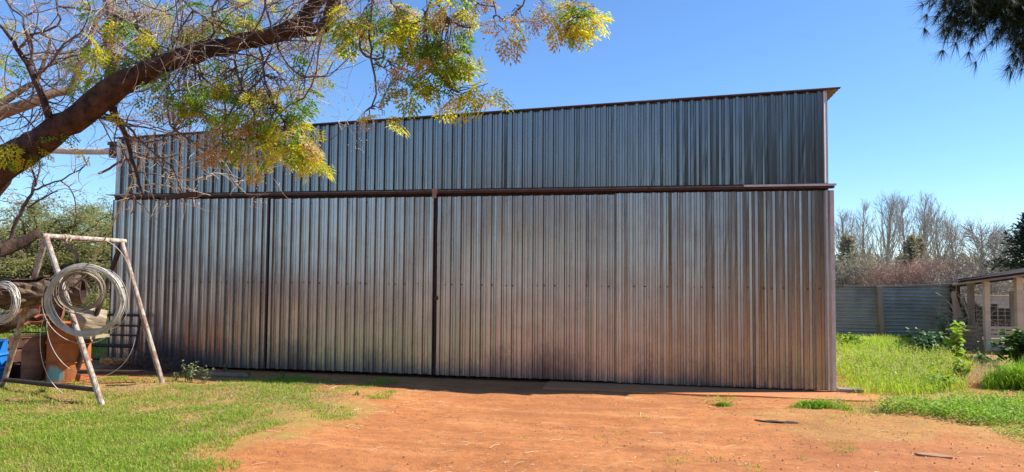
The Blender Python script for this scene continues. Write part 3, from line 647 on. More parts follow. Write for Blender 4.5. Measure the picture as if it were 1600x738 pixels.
# bare twigs: crown fill, finer and finer
mb = MB(); TW = np.array(TW); mb.tubes(TW, np.linspace(.0045, .002, 7)[None]*np.ones((len(TW), 1)), 4, 0, cap=False)
up_ = SK[(SK[:, 2] > 2.7)]
pix = ((up_-CAM) @ cR)/((up_-CAM) @ cF)*F+800
cand = up_[pix < 560]
s = cand[rng.integers(0, len(cand), 300)]
D = nrm(rng.normal(size=(300, 3))*[1, .7, 1]+np.array([0, 1.1, .35]))
P1, R1 = grow(s, D, rng.uniform(.4, 1.0, 300), rng.uniform(.004, .008, 300), 8, .5, up=.12); mb.tubes(P1, R1, 5, 0, cap=False)
q = P1[:, 2:].reshape(-1, 3); s2 = q[rng.integers(0, len(q), 1150)]
P2, R2 = grow(s2, nrm(rng.normal(size=(1150, 3))+np.array([0, .3, .3])), rng.uniform(.2, .52, 1150), rng.uniform(.0022, .004, 1150), 6, .5, up=.05); mb.tubes(P2, R2, 4, 1, cap=False)
q = P2[:, 2:].reshape(-1, 3); s3 = q[rng.integers(0, len(q), 1600)]
P3, R3 = grow(s3, nrm(rng.normal(size=(1600, 3))+np.array([0, 0, -.1])), rng.uniform(.08, .26, 1600), rng.uniform(.0014, .0023, 1600), 4, .5, sag=.3); mb.tubes(P3, R3, 3, 1, cap=False)
mb.build('twigs', [M['twig_bark'], M['dry_twig']], tree)
# berry sprays dotted through the bare crown
mb = MB(); e = P3[:, -1][rng.integers(0, 1600, 300)]; bb = (e[:, None]+rng.normal(0, .035, (300, 14, 3))+[0, 0, -.03]); bb = bb.reshape(-1, 3)
spheres(mb, bb, rng.uniform(.004, .0065, len(bb))); mb.build('berries', [M['berry']], tree)
# twiglets on the low bare limb
mb = MB(); q = np.concatenate(sk_m); s = q[rng.integers(0, len(q), 60)]
P1, R1 = grow(s, nrm(rng.normal(size=(60, 3))+[0, 0, .6]), rng.uniform(.15, .5, 60), rng.uniform(.004, .008, 60), 6, .5); mb.tubes(P1, R1, 4, 0, cap=False)
mb.build('twigs', M['twig_bark'], tree)

# snapped dead bough dangling in front of the upper wall
PS[0] = .8; 
db = thing('dead_bough', 'broken bare bough with pale twigs dangling before the upper wall', 'branch', at(200, 240, 8.6*.8))
BO = [[(155, 272, 6, 8.7), (180, 258, 6, 8.6), (200, 248, 5, 8.6), (240, 247, 4.5, 8.6), (285, 242, 3.5, 8.6)], [(190, 225, 5, 8.4), (203, 262, 6, 8.5), (208, 300, 4, 8.5), (206, 335, 3, 8.5)],
 [(205, 268, 4, 8.5), (240, 272, 3.5, 8.5), (262, 278, 3, 8.4)], [(206, 290, 4, 8.5), (250, 290, 3.5, 8.4), (290, 296, 3, 8.4), (330, 305, 2, 8.4)], [(240, 250, 4, 8.6), (260, 268, 3, 8.5), (275, 300, 3, 8.5), (290, 318, 2, 8.4)],
 [(262, 278, 3, 8.4), (290, 282, 3, 8.4), (320, 280, 3, 8.4), (332, 274, 3, 8.4), (345, 280, 2, 8.4)], [(222, 262, 3, 8.5), (232, 290, 3, 8.5), (240, 312, 3, 8.5), (262, 318, 2, 8.5)], [(211, 200, 3, 8.5), (211, 240, 3, 8.5), (225, 246, 2, 8.5)],
 [(205, 300, 3, 8.5), (225, 325, 3, 8.5), (245, 345, 2, 8.5)]]
for k, pts in enumerate(BO):
    pts = [(a1_, a2_, a3_*.6, a4_) for a1_, a2_, a3_, a4_ in pts]
    Q = resample(pline(pts), .06); Q[:, :3] += rng.normal(0, .007, (len(Q), 3)); mb = MB(); mb.tubes(Q[None, :, :3], Q[None, :, 3], 6)
    if k < 2: mb.build('stem', M['twig_bark'], db, smooth=True)
    else:
        mb.build('side_twig', M['dry_twig'] if k % 2 else M['twig_bark'], db, smooth=True)
mb = MB(); q = np.concatenate([resample(pline(p_), .06)[:, :3] for p_ in BO]); s = q[rng.integers(0, len(q), 90)]
P1, R1 = grow(s, nrm(rng.normal(size=(90, 3))+[0, 0, -.2]), rng.uniform(.08, .28, 90), rng.uniform(.0015, .003, 90), 5, .6); mb.tubes(P1, R1, 4, 0, cap=False); mb.build('twigs', M['dry_twig'], db)
PS[0] = 1.0
# pale pole / rope
rp = MB(); A = at(243, 206, 6.7); B = at(131, 436, 10.2); u = np.linspace(0, 1, 20)[:, None]; Q = A*(1-u)+B*u; Q[:, 2] -= .05*np.sin(PI*u[:, 0])
rp.tubes(Q, .0095, 7); o = rp.build('hanging_rope', M['rope_fibre'], loc=B, smooth=True); tag(o, 'taut pale rope slanting from the tree down to the wire coil', 'rope')
rp = MB(); A = at(215, 214, 6.7); B = at(193, 240, 6.8); rp.tubes([A, (A+B)/2, B], [.008, .006, .004], 6); rp.build('side_twig', M['dry_twig'], db)

# chain and the steel bar it carries
ch0 = at(291, 78, 7.9*.76); ch1 = at(282, 297, 7.95*.76)
mb = MB(); A, B = ch0, np.array([ch0[0]*.3+ch1[0]*.7, ch0[1], at(287, 200, 7.9*.76)[2]])
mb.tubes(np.array([ch0, at(290, 95, 7.85*.76), at(288, 125, 7.9*.76)]), .0045, 5); ch = thing('hoist_chain', 'rusty link chain hanging from the limb in front of the wall', 'chain', ch0)
mb.build('hanging_wire', M['wire_steel'], ch)
mb = MB(); top = at(288, 122, 7.9*.76); nl = 34; tmpl = []
for i in range(nl):
    c = top+(ch1-top)*(i+.5)/nl; L = np.linalg.norm(ch1-top)/nl*.62; th = np.linspace(0, 2*PI, 9)[:-1]
    side = np.array([1., 0, 0]) if i % 2 else np.array([0., 1, 0])
    ring = np.array([c+np.array([0, 0, 1])*math.sin(a_)*L+side*math.cos(a_)*.011 for a_ in np.append(th, th[0])])
    mb.tubes(ring, 0.0034, 5, cap=False)
mb.build('chain_links', M['wire_steel'], ch)
hb = thing('hook_bar', 'rusty steel hanging bar with two hooks, under the chain', 'hanging bar', ch1)
mb = MB(); A = at(254, 307, 7.95*.76); B = at(307, 300, 7.9*.76)
mb.beam(A, B, .04, .007, 0); mb.beam(A+np.array([0, -.018, -.016]), B+np.array([0, -.018, -.016]), .005, .036, 0); mb.beam(A+np.array([0, .018, -.016]), B+np.array([0, .018, -.016]), .005, .036, 0)
mb.build('channel', M['rust_brown_steel'], hb)
for px_ in (259, 303):
    T0 = at(px_, 308, 7.92*.76); pts = [T0, T0+[0, 0, -.045], T0+[.008, 0, -.068], T0+[.026, 0, -.08], T0+[.044, 0, -.068], T0+[.047, 0, -.045]]
    mb = MB(); mb.tubes(np.array(pts), .005, 6); mb.build('hook', M['pale_pipe'], hb, smooth=True)

# ------------------------------------------------------------------ pipe stand with wire
L1 = ground(160, 631); L2 = ground(2, 608); R1_ = ground(255, 600); R2_ = ground(113, 596)
dA = (ground(80, 620)-CAM) @ cF; AP = at(72, 369, dA); dB = (ground(184, 598)-CAM) @ cF; BP = at(190, 377, dB)
st = thing('pipe_stand', 'rusty white steel pipe stand with two splayed A-shaped ends', 'stand', (L1+R2_)/2)
def pipe(name, a, b, r, mat='weathered_pipe', par=None, n=8, over=0.0):
    a = np.asarray(a, float); b = np.asarray(b, float); d = nrm(b-a); u = np.linspace(0, 1, n)[:, None]
    mb = MB(); mb.tubes((a-d*over)*(1-u)+(b+d*over)*u, r, 12); return mb.build(name, M[mat], par, smooth=False)
pipe('top_bar', AP, BP, .036, par=st, over=.07)
for a_, b_ in ((AP, L1), (AP, L2), (BP, R1_), (BP, R2_)):
    pipe('leg', a_+[0, 0, -.02], b_+[0, 0, -.03], .038, 'rust_brown_steel' if b_ is R2_ else 'weathered_pipe', par=st, n=16)
def between(a_, b_, z): u = (a_[2]-z)/(a_[2]-b_[2]); return a_+(b_-a_)*u
pipe('foot_rail', between(AP, L1, .17), between(AP, L2, .14), .032, 'rust_brown_steel', st)
pipe('foot_rail', between(BP, R1_, .17), between(BP, R2_, .15), .034, 'rust_brown_steel', st)
mb = MB(); A = at(98, 374, 10.7); mb.beam(A, at(121, 399, 10.8), .03, .05); mb.beam(at(121, 399, 10.8)+[0, 0, .01], at(120, 420, 10.8), .045, .03); mb.build('hook_arm', M['black_steel'], st)
mb = MB()
for q_ in (.22, .27): 
    c = AP*(1-q_)+BP*q_; th = np.linspace(0, 2*PI, 12); dd_ = nrm(BP-AP); s1 = nrm(np.cross(dd_, [0, 0, 1])); mb.tubes(np.array([c+s1*math.cos(a_)*.045+np.array([0, 0, 1])*(math.sin(a_)*.06-.02) for a_ in th]), .01, 6)
mb.build('lashing', M['rope_fibre'], st, smooth=True)

def coil(name, label, px, py, d, rad, band, n, mat, tilt=(0.0, 0.0), wr=.0045, squash=.99, group='wire coils on the pipe stand'):
    c = at(px, py, d); t_ = thing(name, label, 'wire coil', c, group)
    X_ = nrm(cR+cF*tilt[0]); Y_ = nrm(cU+cF*tilt[1]); th = np.linspace(0, 2*PI, 49); P_ = []
    for i in range(n):
        r0 = rad+rng.normal(0, band); ox, oy, oz = rng.normal(0, band*.5, 3); e = rng.normal(0, .012)
        ph = rng.uniform(0, 6); P_.append([c+X_*(math.cos(a_)*(r0+e*math.sin(2*a_+ph))+ox)+Y_*(math.sin(a_)*(r0*squash+e*math.cos(a_+ph))+oy)+cF*(oz+.02*math.sin(a_+ph)) for a_ in th])
    mb = MB(); mb.tubes(np.array(P_), wr, 5, cap=False); mb.build('wire_turns', M[mat], t_, smooth=True)
    return t_, c, X_, Y_
cA, c, X_, Y_ = coil('wire_coil', 'largest pale galvanised wire coil hung over the hollow log end', 133, 470, 9.42, .44, .010, 60, 'wire_steel', (.15, -.05))
P_ = []
for rx, ry, ox, oy, a0, a1, tw in ((.58, .62, .08, -.38, 2.9, 6.1, .1), (.42, .7, -.12, -.55, 2.6, 4.3, .0), (.34, .42, .22, .38, -1.2, 2.2, .1), (.44, .45, .03, .03, 0, 6.2, .05), (.28, .40, .25, .02, -1.4, 1.3, .05), (.52, .5, -.02, -.06, 2, 5.6, .08)):
    th = np.linspace(a0, a1, 40); P_.append([c+X_*(ox+rx*math.cos(a_))+Y_*(oy+ry*math.sin(a_))-cF*(tw*math.sin(a_*1.3)+.02) for a_ in th])
mb = MB(); mb.tubes(np.array(P_), .0038, 5, cap=False); mb.build('loose_strand', M['wire_steel'], cA, smooth=True)
coil('wire_coil', 'smaller rusty wire coil nested inside the big pale coil', 126, 455, 9.56, .26, .03, 20, 'rusty_wire', (.2, 0))
coil('wire_coil', 'tangled grey wire coil hanging at the left end of the log', 4, 472, 9.7, .215, .03, 22, 'wire_steel', (-.2, .1), squash=1.05)

# hollow log
def bark_log(P, R, k=22, seed=1, b=.10):
    mb = MB(); mb.tubes(np.asarray(P)[None], np.asarray(R)[None], k, 0, cap=False, bump=b); return mb
lg = thing('hollow_log', 'long hollow bark-covered log lying level across the scrap', 'log', at(60, 478, 10.7))
A = at(-150, 466, 9.6); B = at(130, 454, 10.22); u = np.linspace(0, 1, 30)[:, None]; Q = A*(1-u)+B*u; Q[:, 2] += .012*np.sin(u[:, 0]*9)
mb = bark_log(Q, .188+.012*np.sin(u[:, 0]*14)); mb.build('bark', M['log_bark'], lg, smooth=False)
mb = MB(); mb.tubes(np.array([B+(B-A)*.001, B-(B-A)*.04, B-(B-A)*.15, B-(B-A)*.16]), [.142, .13, .10, .004], 18, 0, cap=False, bump=.04)
dd_ = nrm(B-A); s1 = nrm(np.cross(dd_, [0, 0, 1])); s2 = np.cross(s1, dd_)
an = np.linspace(0, 2*PI, 23)[:-1]; V = [B+(s1*math.cos(a_)+s2*math.sin(a_))*r_ for r_ in (.190, .140) for a_ in an]
mb.arr(V, [[i, (i+1) % 22, 22+(i+1) % 22, 22+i] for i in range(22)]); mb.build('hollow_core', M['log_core'], lg)
mb = MB()      # peeling slabs of bark along its top
for i in range(9):
    uu = .35+i*.065; c = A*(1-uu)+B*uu+np.array([0, -.05, .188]); e_ = c+(B-A)*.07+np.array([0, random.uniform(-.03, .03), random.uniform(-.015, .035)])
    mb.beam(c, e_, .16, .014)
mb.build('peeling_bark', M['log_bark'], lg)

# second, paler cut block under the coil, on a plank
bt = at(150, 500, 10.9)
cb = MB(); A = at(118, 500, 11.2); B = at(166, 502, 11.4); cb.tubes(np.array([A, A*.7+B*.3, A*.4+B*.6, B])[None], np.array([[.17, .19, .19, .17]]), 22, 0, bump=.05)
tag(cb.build('wood_block', M['cut_wood'], loc=bt), 'pale chopped wood block behind the big wire coil', 'wood block')
zb_ = (A[2]+B[2])/2-.21
pk = MB(); pk.box(A[0]+.12, B[0]+.06, A[1]-.12, A[1]+.28, zb_-.05, zb_-.005); tag(pk.build('plank', M['cut_wood'], loc=(A[0], A[1], zb_)), 'sunlit board under the pale wood block, on the drum', 'plank')

# drums
def drum(name, label, px, pybase, r, hgt, mat, cutaway=None, lid=True, cat='drum'):
    b = ground(px, pybase); b = b+nrm(np.array([b[0]-CAM[0], b[1]-CAM[1], 0]))*r; b[2] = 0
    t_ = thing(name, label, cat, b)
    pr = [(r-.012, 0), (r, .012), (r, hgt*.33-.028), (r+.024, hgt*.33), (r, hgt*.33+.028), (r, hgt*.66-.028), (r+.024, hgt*.66), (r, hgt*.66+.028), (r, hgt-.02), (r+.01, hgt-.008), (r+.004, hgt)]
    mb = MB(); a0, a1 = cutaway or (0, 2*PI); mb.lathe(pr, 36, 0, b, a0, a1)
    if cutaway: mb.lathe([(x_-.006, z_) for x_, z_ in pr], 36, 1, b, a0, a1)
    mb.build('shell', [M[mat], M['dark_rust']], t_, smooth=False)
    if lid:
        mb = MB(); mb.lathe([(r+.003, hgt-.001), (r-.015, hgt-.0012), (r-.018, hgt-.02), (0.001, hgt-.02)], 36, 0, b); l = mb.build('lid', M[mat], t_)
        mb = MB(); mb.lathe([(.03, hgt-.02), (.03, hgt-.005), (.001, hgt-.005)], 12, 0, b+np.array([r*.6, 0, 0])); mb.build('bung', M['dark_rust'], l)
    return t_, b
# rust drum with a faded teal patch low on its front
m, t, bs = new_mat('rust_teal')
tc = N_(t, 'ShaderNodeTexCoord'); ob = tc.outputs['Object']
c1 = ramp(t, noise(t, 6, 6, .7, vec=ob), [(.35, (.50, .16, .035)), (.65, (.30, .09, .03))])
gr = N_(t, 'ShaderNodeVectorMath', operation='DISTANCE'); t.links.new(ob, gr.inputs[0]); gr.inputs[1].default_value = (.02, -.30, .10)
pt = math_(t, 'ADD', gr.outputs['Value'], math_(t, 'MULTIPLY', noise(t, 9, 5, .7, vec=ob), .16))
c1 = mixc(t, ramp(t, pt, [(.20, 1.0), (.25, 0.0)]), c1, (.20, .42, .40))
t.links.new(c1, bs.inputs['Base Color']); bs.inputs['Roughness'].default_value = .8; bump(t, bs, noise(t, 20, 5, .7, vec=ob), .004, .6)
drum('oil_drum', 'upright orange rusty oil drum with faded teal patch near its foot', 106, 598, .30, .90, 'rust_teal')
drum('cut_open_drum', 'rusty drum with its front cut away, showing a dark inside', 44, 597, .30, .68, 'dull_rust', (-PI*.36, PI*1.12), lid=False)
bd, bb_ = drum('blue_barrel', 'bright blue plastic barrel at the left edge of the photo', -26, 600, .29, .62, 'blue_plastic', cat='barrel')
tag(bd, 'bright blue plastic barrel beside the cut-open rusty drum')

# plough discs and a curved iron lodged between log and drums
def disc(label, px, py, d, r, ax):
    c = at(px, py, d); ax = nrm(np.array(ax, float)); s1 = nrm(np.cross(ax, [0, .3, 1])); s2 = np.cross(ax, s1); R_ = np.stack([s1, s2, ax], 1)
    t_ = thing('plough_disc', label, 'plough disc', c, 'rusty plough discs under the log')
    mb = MB(); mb.lathe([(.03, -.05), (r*.5, -.035), (r*.85, .0), (r, .03), (r-.006, .036), (r*.84, .008), (r*.5, -.027), (.03, -.042)], 28, 0, c, M=R_); mb.build('blade', M['rust'], t_, smooth=True)
    mb = MB(); mb.lathe([(.001, -.06), (.05, -.06), (.05, -.035), (.001, -.035)], 12, 0, c, M=R_); mb.build('hub', M['dark_rust'], t_)
disc('rusty plough disc tilted up beneath the log, nearest the small coil', 40, 490, 11.2, .22, (.3, -1, .5))
disc('rusty plough disc lying flat on the cut-open drum', 62, 500, 11.0, .15, (.1, -.35, 1))
disc('rusty plough disc leaning behind the big coil', 92, 492, 11.0, .20, (-.5, -1, .3))
mb = MB(); Q = resample(pline([(-60, 512, 22, 10.5), (-10, 512, 24, 10.5), (20, 505, 20, 10.5), (42, 492, 16, 10.6), (60, 486, 8, 10.7)]), .08)
mb.tubes(Q[None, :, :3], Q[None, :, 3], 10, 0, bump=.06); tag(mb.build('crooked_branch', M['bark'], loc=Q[0, :3], smooth=True), 'short crooked dark branch jammed below the log', 'branch')
mb = MB()
for (ax_, ay, bx, by) in ((58, 478, 95, 486), (30, 482, 60, 500), (70, 500, 100, 494)): mb.beam(at(ax_, ay, 10.95), at(bx, by, 11.05), .09, .012)
tag(mb.build('scrap_iron', M['rust'], loc=at(70, 490, 11)), 'bent rusty scrap iron strips wedged under the log', 'scrap metal')
# stack of pallet timber that carries the log
tr = thing('timber_trestle', 'dark timber trestle holding up the hollow log', 'trestle', ground(20, 590))
for px_ in (-70,):
    q = at(px_, 484, 9.95); mb = MB()
    mb.beam((q[0], q[1], .0), (q[0], q[1], q[2]-.06), .10, .10, up=(0, 1, 0)); mb.build('leg', M['grey_timber'], tr)
a_ = at(-72, 482, 9.6); b_ = at(-72, 482, 10.3); mb = MB(); zz = at(-70, 488, 9.95)[2]-.02
mb.beam((a_[0], a_[1], zz), (b_[0], b_[1], zz), .10, .08); mb.build('bearer', M['dark_rust'], tr)

# farm gate propped on the left door
gt = thing('farm_gate', 'black tubular steel farm gate propped against the left door', 'gate', (-12.6, -.35, 0))
gx1 = onY(210, 530, -.35)[0]; gx0 = gx1-2.9; zb_, zt_ = .10, onY(210, 493, -.2)[2]
lean = lambda z: -.40+.20*z/zt_
for xx in (gx0, gx0+1.45, gx1):
    pipe('upright', (xx, lean(zb_), zb_), (xx, lean(zt_), zt_), .022, 'black_steel', gt)
for zz, rr in ((zt_, .022), (zt_*.80, .016), (zt_*.62, .016), (zt_*.42, .034), (zb_+.05, .02)):
    pipe('rail', (gx0, lean(zz), zz), (gx1, lean(zz), zz), rr, 'black_steel', gt)

# dry brush heaped against the door foot
mb = MB(); n = 520; base = np.stack([rng.uniform(*sorted((ground(205, 577)[0], ground(305, 577)[0])), n), rng.uniform(-.75, -.06, n), rng.uniform(0, .30, n)*rng.random(n)], -1)
P1, R1 = grow(base, nrm(rng.normal(size=(n, 3))*[1, .5, .6]+[0, 0, .25]), rng.uniform(.2, .6, n), rng.uniform(.002, .006, n), 7, .6, sag=.2); P1[:, :, 1] = np.minimum(P1[:, :, 1], -.03); P1[:, :, 2] = np.abs(P1[:, :, 2])
mb.tubes(P1, R1, 4, 0, cap=False)
tag(mb.build('brush', M['twig_bark'], loc=(-11, -.3, 0)), 'dry brushwood heaped at the foot of the doors', 'brushwood', kind='stuff')
# orange twine, offcut timber
tw = MB(); c = ground(182, 577); P_ = []
for i in range(16):
    th = np.linspace(0, 2*PI*1.4, 26); r0 = random.uniform(.07, .16); o_ = rng.normal(0, .06, 3)
    P_.append([[c[0]+o_[0]*1.6+r0*1.5*math.cos(a_+i), c[1]+o_[1]+r0*.6*math.sin(a_+i), .05+abs(.09*math.sin(a_*1.7+i))+.04] for a_ in th])
tw.tubes(np.array(P_), .006, 5, cap=False); tag(tw.build('twine_tangle', M['orange_twine'], loc=(c[0], c[1], 0)), 'small orange twine tangle on the ground behind the stand', 'twine')
mb = MB(); c = ground(352, 587); mb.box(-.42, .42, -.035, .035, 0, .045, M=(np.eye(3), (c[0], c[1], 0))); tag(mb.build('timber_offcut', M['grey_timber'], loc=c), 'narrow grey timber offcut lying by the left doors', 'timber')
mb = MB(); a_ = ground(165, 604); b_ = ground(258, 600); Q = resample(np.array([[*a_, .012], [*((a_+b_)/2+[0, -.06, .01]), .012], [*b_, .008]]), .1); Q[:, 2] = .015; mb.tubes(Q[None, :, :3], Q[None, :, 3], 6); tag(mb.build('fallen_stick', M['twig_bark'], loc=a_), 'thin dark stick lying at the foot of the pipe stand', 'stick')

# ------------------------------------------------------------------ grass
def blades(mb, P, Hh, W, lean=.5, m=0, droop=.3):
    n = len(P); ph = rng.uniform(0, 2*PI, n); d = np.stack([np.cos(ph), np.sin(ph), np.zeros(n)], -1); s = np.stack([-d[:, 1], d[:, 0], d[:, 2]], -1)
    # face roughly any way
    l = (rng.random(n)*lean*Hh)[:, None]; h_ = Hh[:, None]; w_ = W[:, None]; z = np.array([0, 0, 1.])
    b0 = P-s*w_*.5; b1 = P+s*w_*.5; mdp = P+d*l*.35+z*h_*.6; tp = P+d*l+z*h_*(1-droop*rng.random((n, 1)))
    V = np.stack([b0, b1, mdp+s*w_*.4, mdp-s*w_*.4, tp], 1); i = np.arange(n)[:, None]*5
    mb.arr(V, np.concatenate([i+0, i+1, i+2, i+3], 1), m); mb.ch.append((np.zeros((0, 3)), np.concatenate([i+3, i+2, i+4], 1)+mb.n-n*5, m))
def fill(poly, n, edge=.5, seed=1, thr=.4, sc_=2.2, soft=.25):
    lo, hi = poly.min(0)-edge, poly.max(0)+edge; P = rng.uniform(lo, hi, (n, 2))
    jt = P+(np.stack([vnoise(P[:, 0], P[:, 1], 1.9, seed+3), vnoise(P[:, 0], P[:, 1], 1.9, seed+4)], -1)-.5)*edge*2+rng.normal(0, .05, P.shape)
    v = vnoise(P[:, 0], P[:, 1], sc_, seed)*.6+vnoise(P[:, 0], P[:, 1], sc_*3.1, seed+1)*.4
    k = inside(jt, poly) & (v > thr+rng.uniform(-soft, soft, n)) & ((P[:, 1] < -.08) | (P[:, 0] > .1))
    P = P[k]; return np.column_stack([P, gh(P[:, 0], P[:, 1])])
mb = MB(); P = fill(LAWN, 330000, 1.1, 1, .53); n = len(P); dn = vnoise(P[:, 0], P[:, 1], 1.6, 9)
blades(mb, P, rng.uniform(.02, .05, n)*(.6+.8*dn), rng.uniform(.004, .009, n), 1.2)
CORE = gpoly([(-260, 658), (0, 650), (150, 640), (230, 630), (340, 634), (335, 660), (305, 690), (270, 720), (235, 770), (-300, 800)])
P = fill(CORE, 230000, .6, 15, .36, 2.0, .3); n = len(P); blades(mb, P, rng.uniform(.012, .055, n)*(.5+vnoise(P[:, 0], P[:, 1], 2.7, 19)), rng.uniform(.004, .009, n), 1.2)
P = fill(LAWN2, 60000, .3, 5, .60); n = len(P); blades(mb, P, rng.uniform(.02, .06, n), rng.uniform(.004, .008, n), 1.1)
P = fill(VERGE, 26000, .3, 7, .54); n = len(P); blades(mb, P, rng.uniform(.02, .05, n), rng.uniform(.004, .008, n), 1.1)
TR = gpoly([(560, 592), (700, 640), (1000, 640), (1400, 690), (1400, 760), (300, 760), (420, 650)])
P = fill(TR, 50000, .3, 8, .76, 1.3, .05); n = len(P); blades(mb, P, rng.uniform(.015, .035, n), rng.uniform(.004, .007, n), 1.2)
tag(mb.build('grass', M['lawn_blade']), 'short yellow-green grass thinning out into the red dirt', 'grass', kind='stuff')
# broad-leaved clover mats
def clover(mb, P, h_, s_):
    n = len(P); Pl = P+np.column_stack([rng.normal(0, .01, (n, 2)), h_*rng.random(n)]); D = nrm(rng.normal(size=(n, 3))*[1, 1, .5]+[0, 0, .25])
    T = (np.array([[0, 0, 0], [.5, .42, .08], [1, 0, .0], [.5, -.42, .08]]), np.array([[0, 1, 2, 3]])); stamp(mb, T, Pl, D, rng.uniform(.6, 1.3, n)*s_)
mb = MB()
for poly, n_, h_, s_, th in ((CLOVER, 56000, .15, .030, .40), (CLOVER2, 18000, .05, .022, .50), (TUFTS, 14000, .08, .026, .58), (CORE, 42000, .035, .018, .45), (LAWN, 20000, .03, .018, .58), (LONG, 16000, .24, .045, .58), (VERGE, 9000, .03, .02, .6)):
    P = fill(poly, n_, .45, 21, th, 1.7); clover(mb, P, h_, s_)
tag(mb.build('clover', M['clover_leaf']), 'bright green clover mats between dirt and long grass', 'ground cover', kind='stuff')
# long grass beside the shed
mb = MB(); P = fill(LONG, 42000, .35, 31, .30, 1.2); n = len(P); hv = vnoise(P[:, 0], P[:, 1], .8, 33)
blades(mb, P, rng.uniform(.10, .33, n)*(.25+1.25*hv**1.4), rng.uniform(.005, .011, n), 1.5, droop=.5)
Pf = fill(gpoly([(1311, 545), (1311, 527), (1480, 527), (1500, 545), (1470, 552)]), 9000, .3, 32, .25, 1.0); n = len(Pf); blades(mb, Pf, rng.uniform(.08, .22, n), rng.uniform(.006, .012, n), .8)
tag(mb.build('long_grass', M['long_grass_blade']), 'tall lime green grass growing beside the shed corner', 'grass', kind='stuff')
mb = MB(); P = fill(gpoly([(1311, 614), (1345, 616), (1440, 618), (1490, 608), (1500, 590), (1470, 572), (1311, 566)]), 1100, .2, 35, .45, 1.2); n = len(P); hh = rng.uniform(.25, .5, n)
P1, R1 = grow(P, nrm(rng.normal(size=(n, 3))*.25+[0, 0, 1]), hh, np.full(n, .0022), 5, .15); mb.tubes(P1, R1, 3, 0, cap=False)
tip = P1[:, -1]; D = nrm(P1[:, -1]-P1[:, -2]); 
for q in range(4): stamp(mb, (np.array([[0, 0, 0], [.5, .22, 0], [1, 0, -.3], [.5, -.22, 0]]), np.array([[0, 1, 2, 3]])), tip-D*.03*q, nrm(D+rng.normal(0, .5, D.shape)), np.full(n, .045))
tag(mb.build('seed_heads', M['seed_head_stalk']), 'pale seed heads standing above the long grass', 'grass', kind='stuff')
mb = MB(); DRY = gpoly([(1495, 600), (1500, 572), (1530, 560), (1556, 566), (1560, 590), (1548, 604)])
P = fill(DRY, 9000, .3, 41, .3); n = len(P); blades(mb, P, rng.uniform(.05, .2, n), rng.uniform(.004, .008, n), 1.4)
P = fill(VERGE, 12000, .3, 43, .5); n = len(P); blades(mb, P, rng.uniform(.01, .03, n), rng.uniform(.004, .008, n), 2.0)
P = fill(LAWN, 60000, .3, 44, .35); n = len(P); blades(mb, P, rng.uniform(.01, .045, n), rng.uniform(.004, .007, n), 2.5)
P = fill(LAWN2, 20000, .3, 45, .4); n = len(P); blades(mb, P, rng.uniform(.01, .03, n), rng.uniform(.004, .007, n), 2.5)
tag(mb.build('dry_grass', M['dry_grass_blade']), 'dry tan grass patches among the green', 'grass', kind='stuff')
# grass over the back land
mb = MB(); n = 26000; P = np.column_stack([rng.uniform(-26, -12.8, n), rng.uniform(-1, 24, n), np.zeros(n)]); blades(mb, P, rng.uniform(.08, .3, n), rng.uniform(.01, .03, n), .8)
n = 16000; P = np.column_stack([rng.uniform(4, 22, n), rng.uniform(-1, 26, n), np.zeros(n)]); k = ~inside(P[:, :2], LONG); P = P[k]; n = len(P); blades(mb, P, rng.uniform(.05, .18, n), rng.uniform(.008, .02, n), .8)
tag(mb.build('pasture', M['lawn_blade']), 'rough pasture grass behind the yard', 'grass', kind='stuff')

# straw, litter, pebbles on the dirt
def flat_bits(mb, P, L, W, m=0, al=None):
    n = len(P); a_ = rng.uniform(0, 2*PI, n) if al is None else al; d = np.stack([np.cos(a_), np.sin(a_), rng.normal(0, .06, n)], -1); s = np.stack([-d[:, 1], d[:, 0], rng.normal(0, .3, n)], -1)
    bend = s*(L*rng.normal(0, .12, n))[:, None]
    V = np.stack([P-d*L[:, None]/2-s*W[:, None]/2, P-d*L[:, None]/2+s*W[:, None]/2, P+bend+s*W[:, None]/2+[0, 0, .004], P+d*L[:, None]/2+s*W[:, None]/2, P+d*L[:, None]/2-s*W[:, None]/2, P+bend-s*W[:, None]/2+[0, 0, .004]], 1)
    i = np.arange(n)[:, None]*6; mb.arr(V, np.concatenate([np.concatenate([i, i+5, i+2, i+1], 1), np.concatenate([i+5, i+4, i+3, i+2], 1)]), m)
def rnd_yard(n, x0=-9.5, x1=4.5, y0=-7.2, y1=-.9):
    x = rng.uniform(x0, x1, n); y = rng.uniform(y0, y1, n); return np.column_stack([x, y, gh(x, y)+.006])
mb = MB(); P = rnd_yard(2300); k = vnoise(P[:, 0], P[:, 1], .8, 61)+rng.normal(0, .15, len(P)) > .45; P = P[k]; n = len(P)
flat_bits(mb, P, rng.uniform(.03, .22, n), rng.uniform(.003, .006, n), al=rng.normal(.5, .6, n))
P = rnd_yard(1500, -12); n = len(P); flat_bits(mb, P, rng.uniform(.01, .04, n), rng.uniform(.002, .006, n))
tag(mb.build('straw', M['straw_stem']), 'loose pale straw scattered over the red dirt', 'straw', kind='stuff')
mb = MB(); P = rnd_yard(2600, -12.5, 5); k = vnoise(P[:, 0], P[:, 1], 1.1, 62)+rng.normal(0, .2, len(P)) > .5; P = P[k]; n = len(P)
flat_bits(mb, P, rng.uniform(.012, .035, n), rng.uniform(.006, .014, n))
P = fill(LAWN2, 5000, .3, 63, .3); n = len(P); flat_bits(mb, P+[0, 0, .01], rng.uniform(.015, .04, n), rng.uniform(.006, .016, n))
P = fill(LAWN, 9000, .3, 64, .35); n = len(P); flat_bits(mb, P+[0, 0, .022], rng.uniform(.012, .035, n), rng.uniform(.006, .014, n))
tag(mb.build('leaf_litter', M['litter_leaf']), 'small dead leaves scattered over dirt and grass', 'leaf litter', kind='stuff')
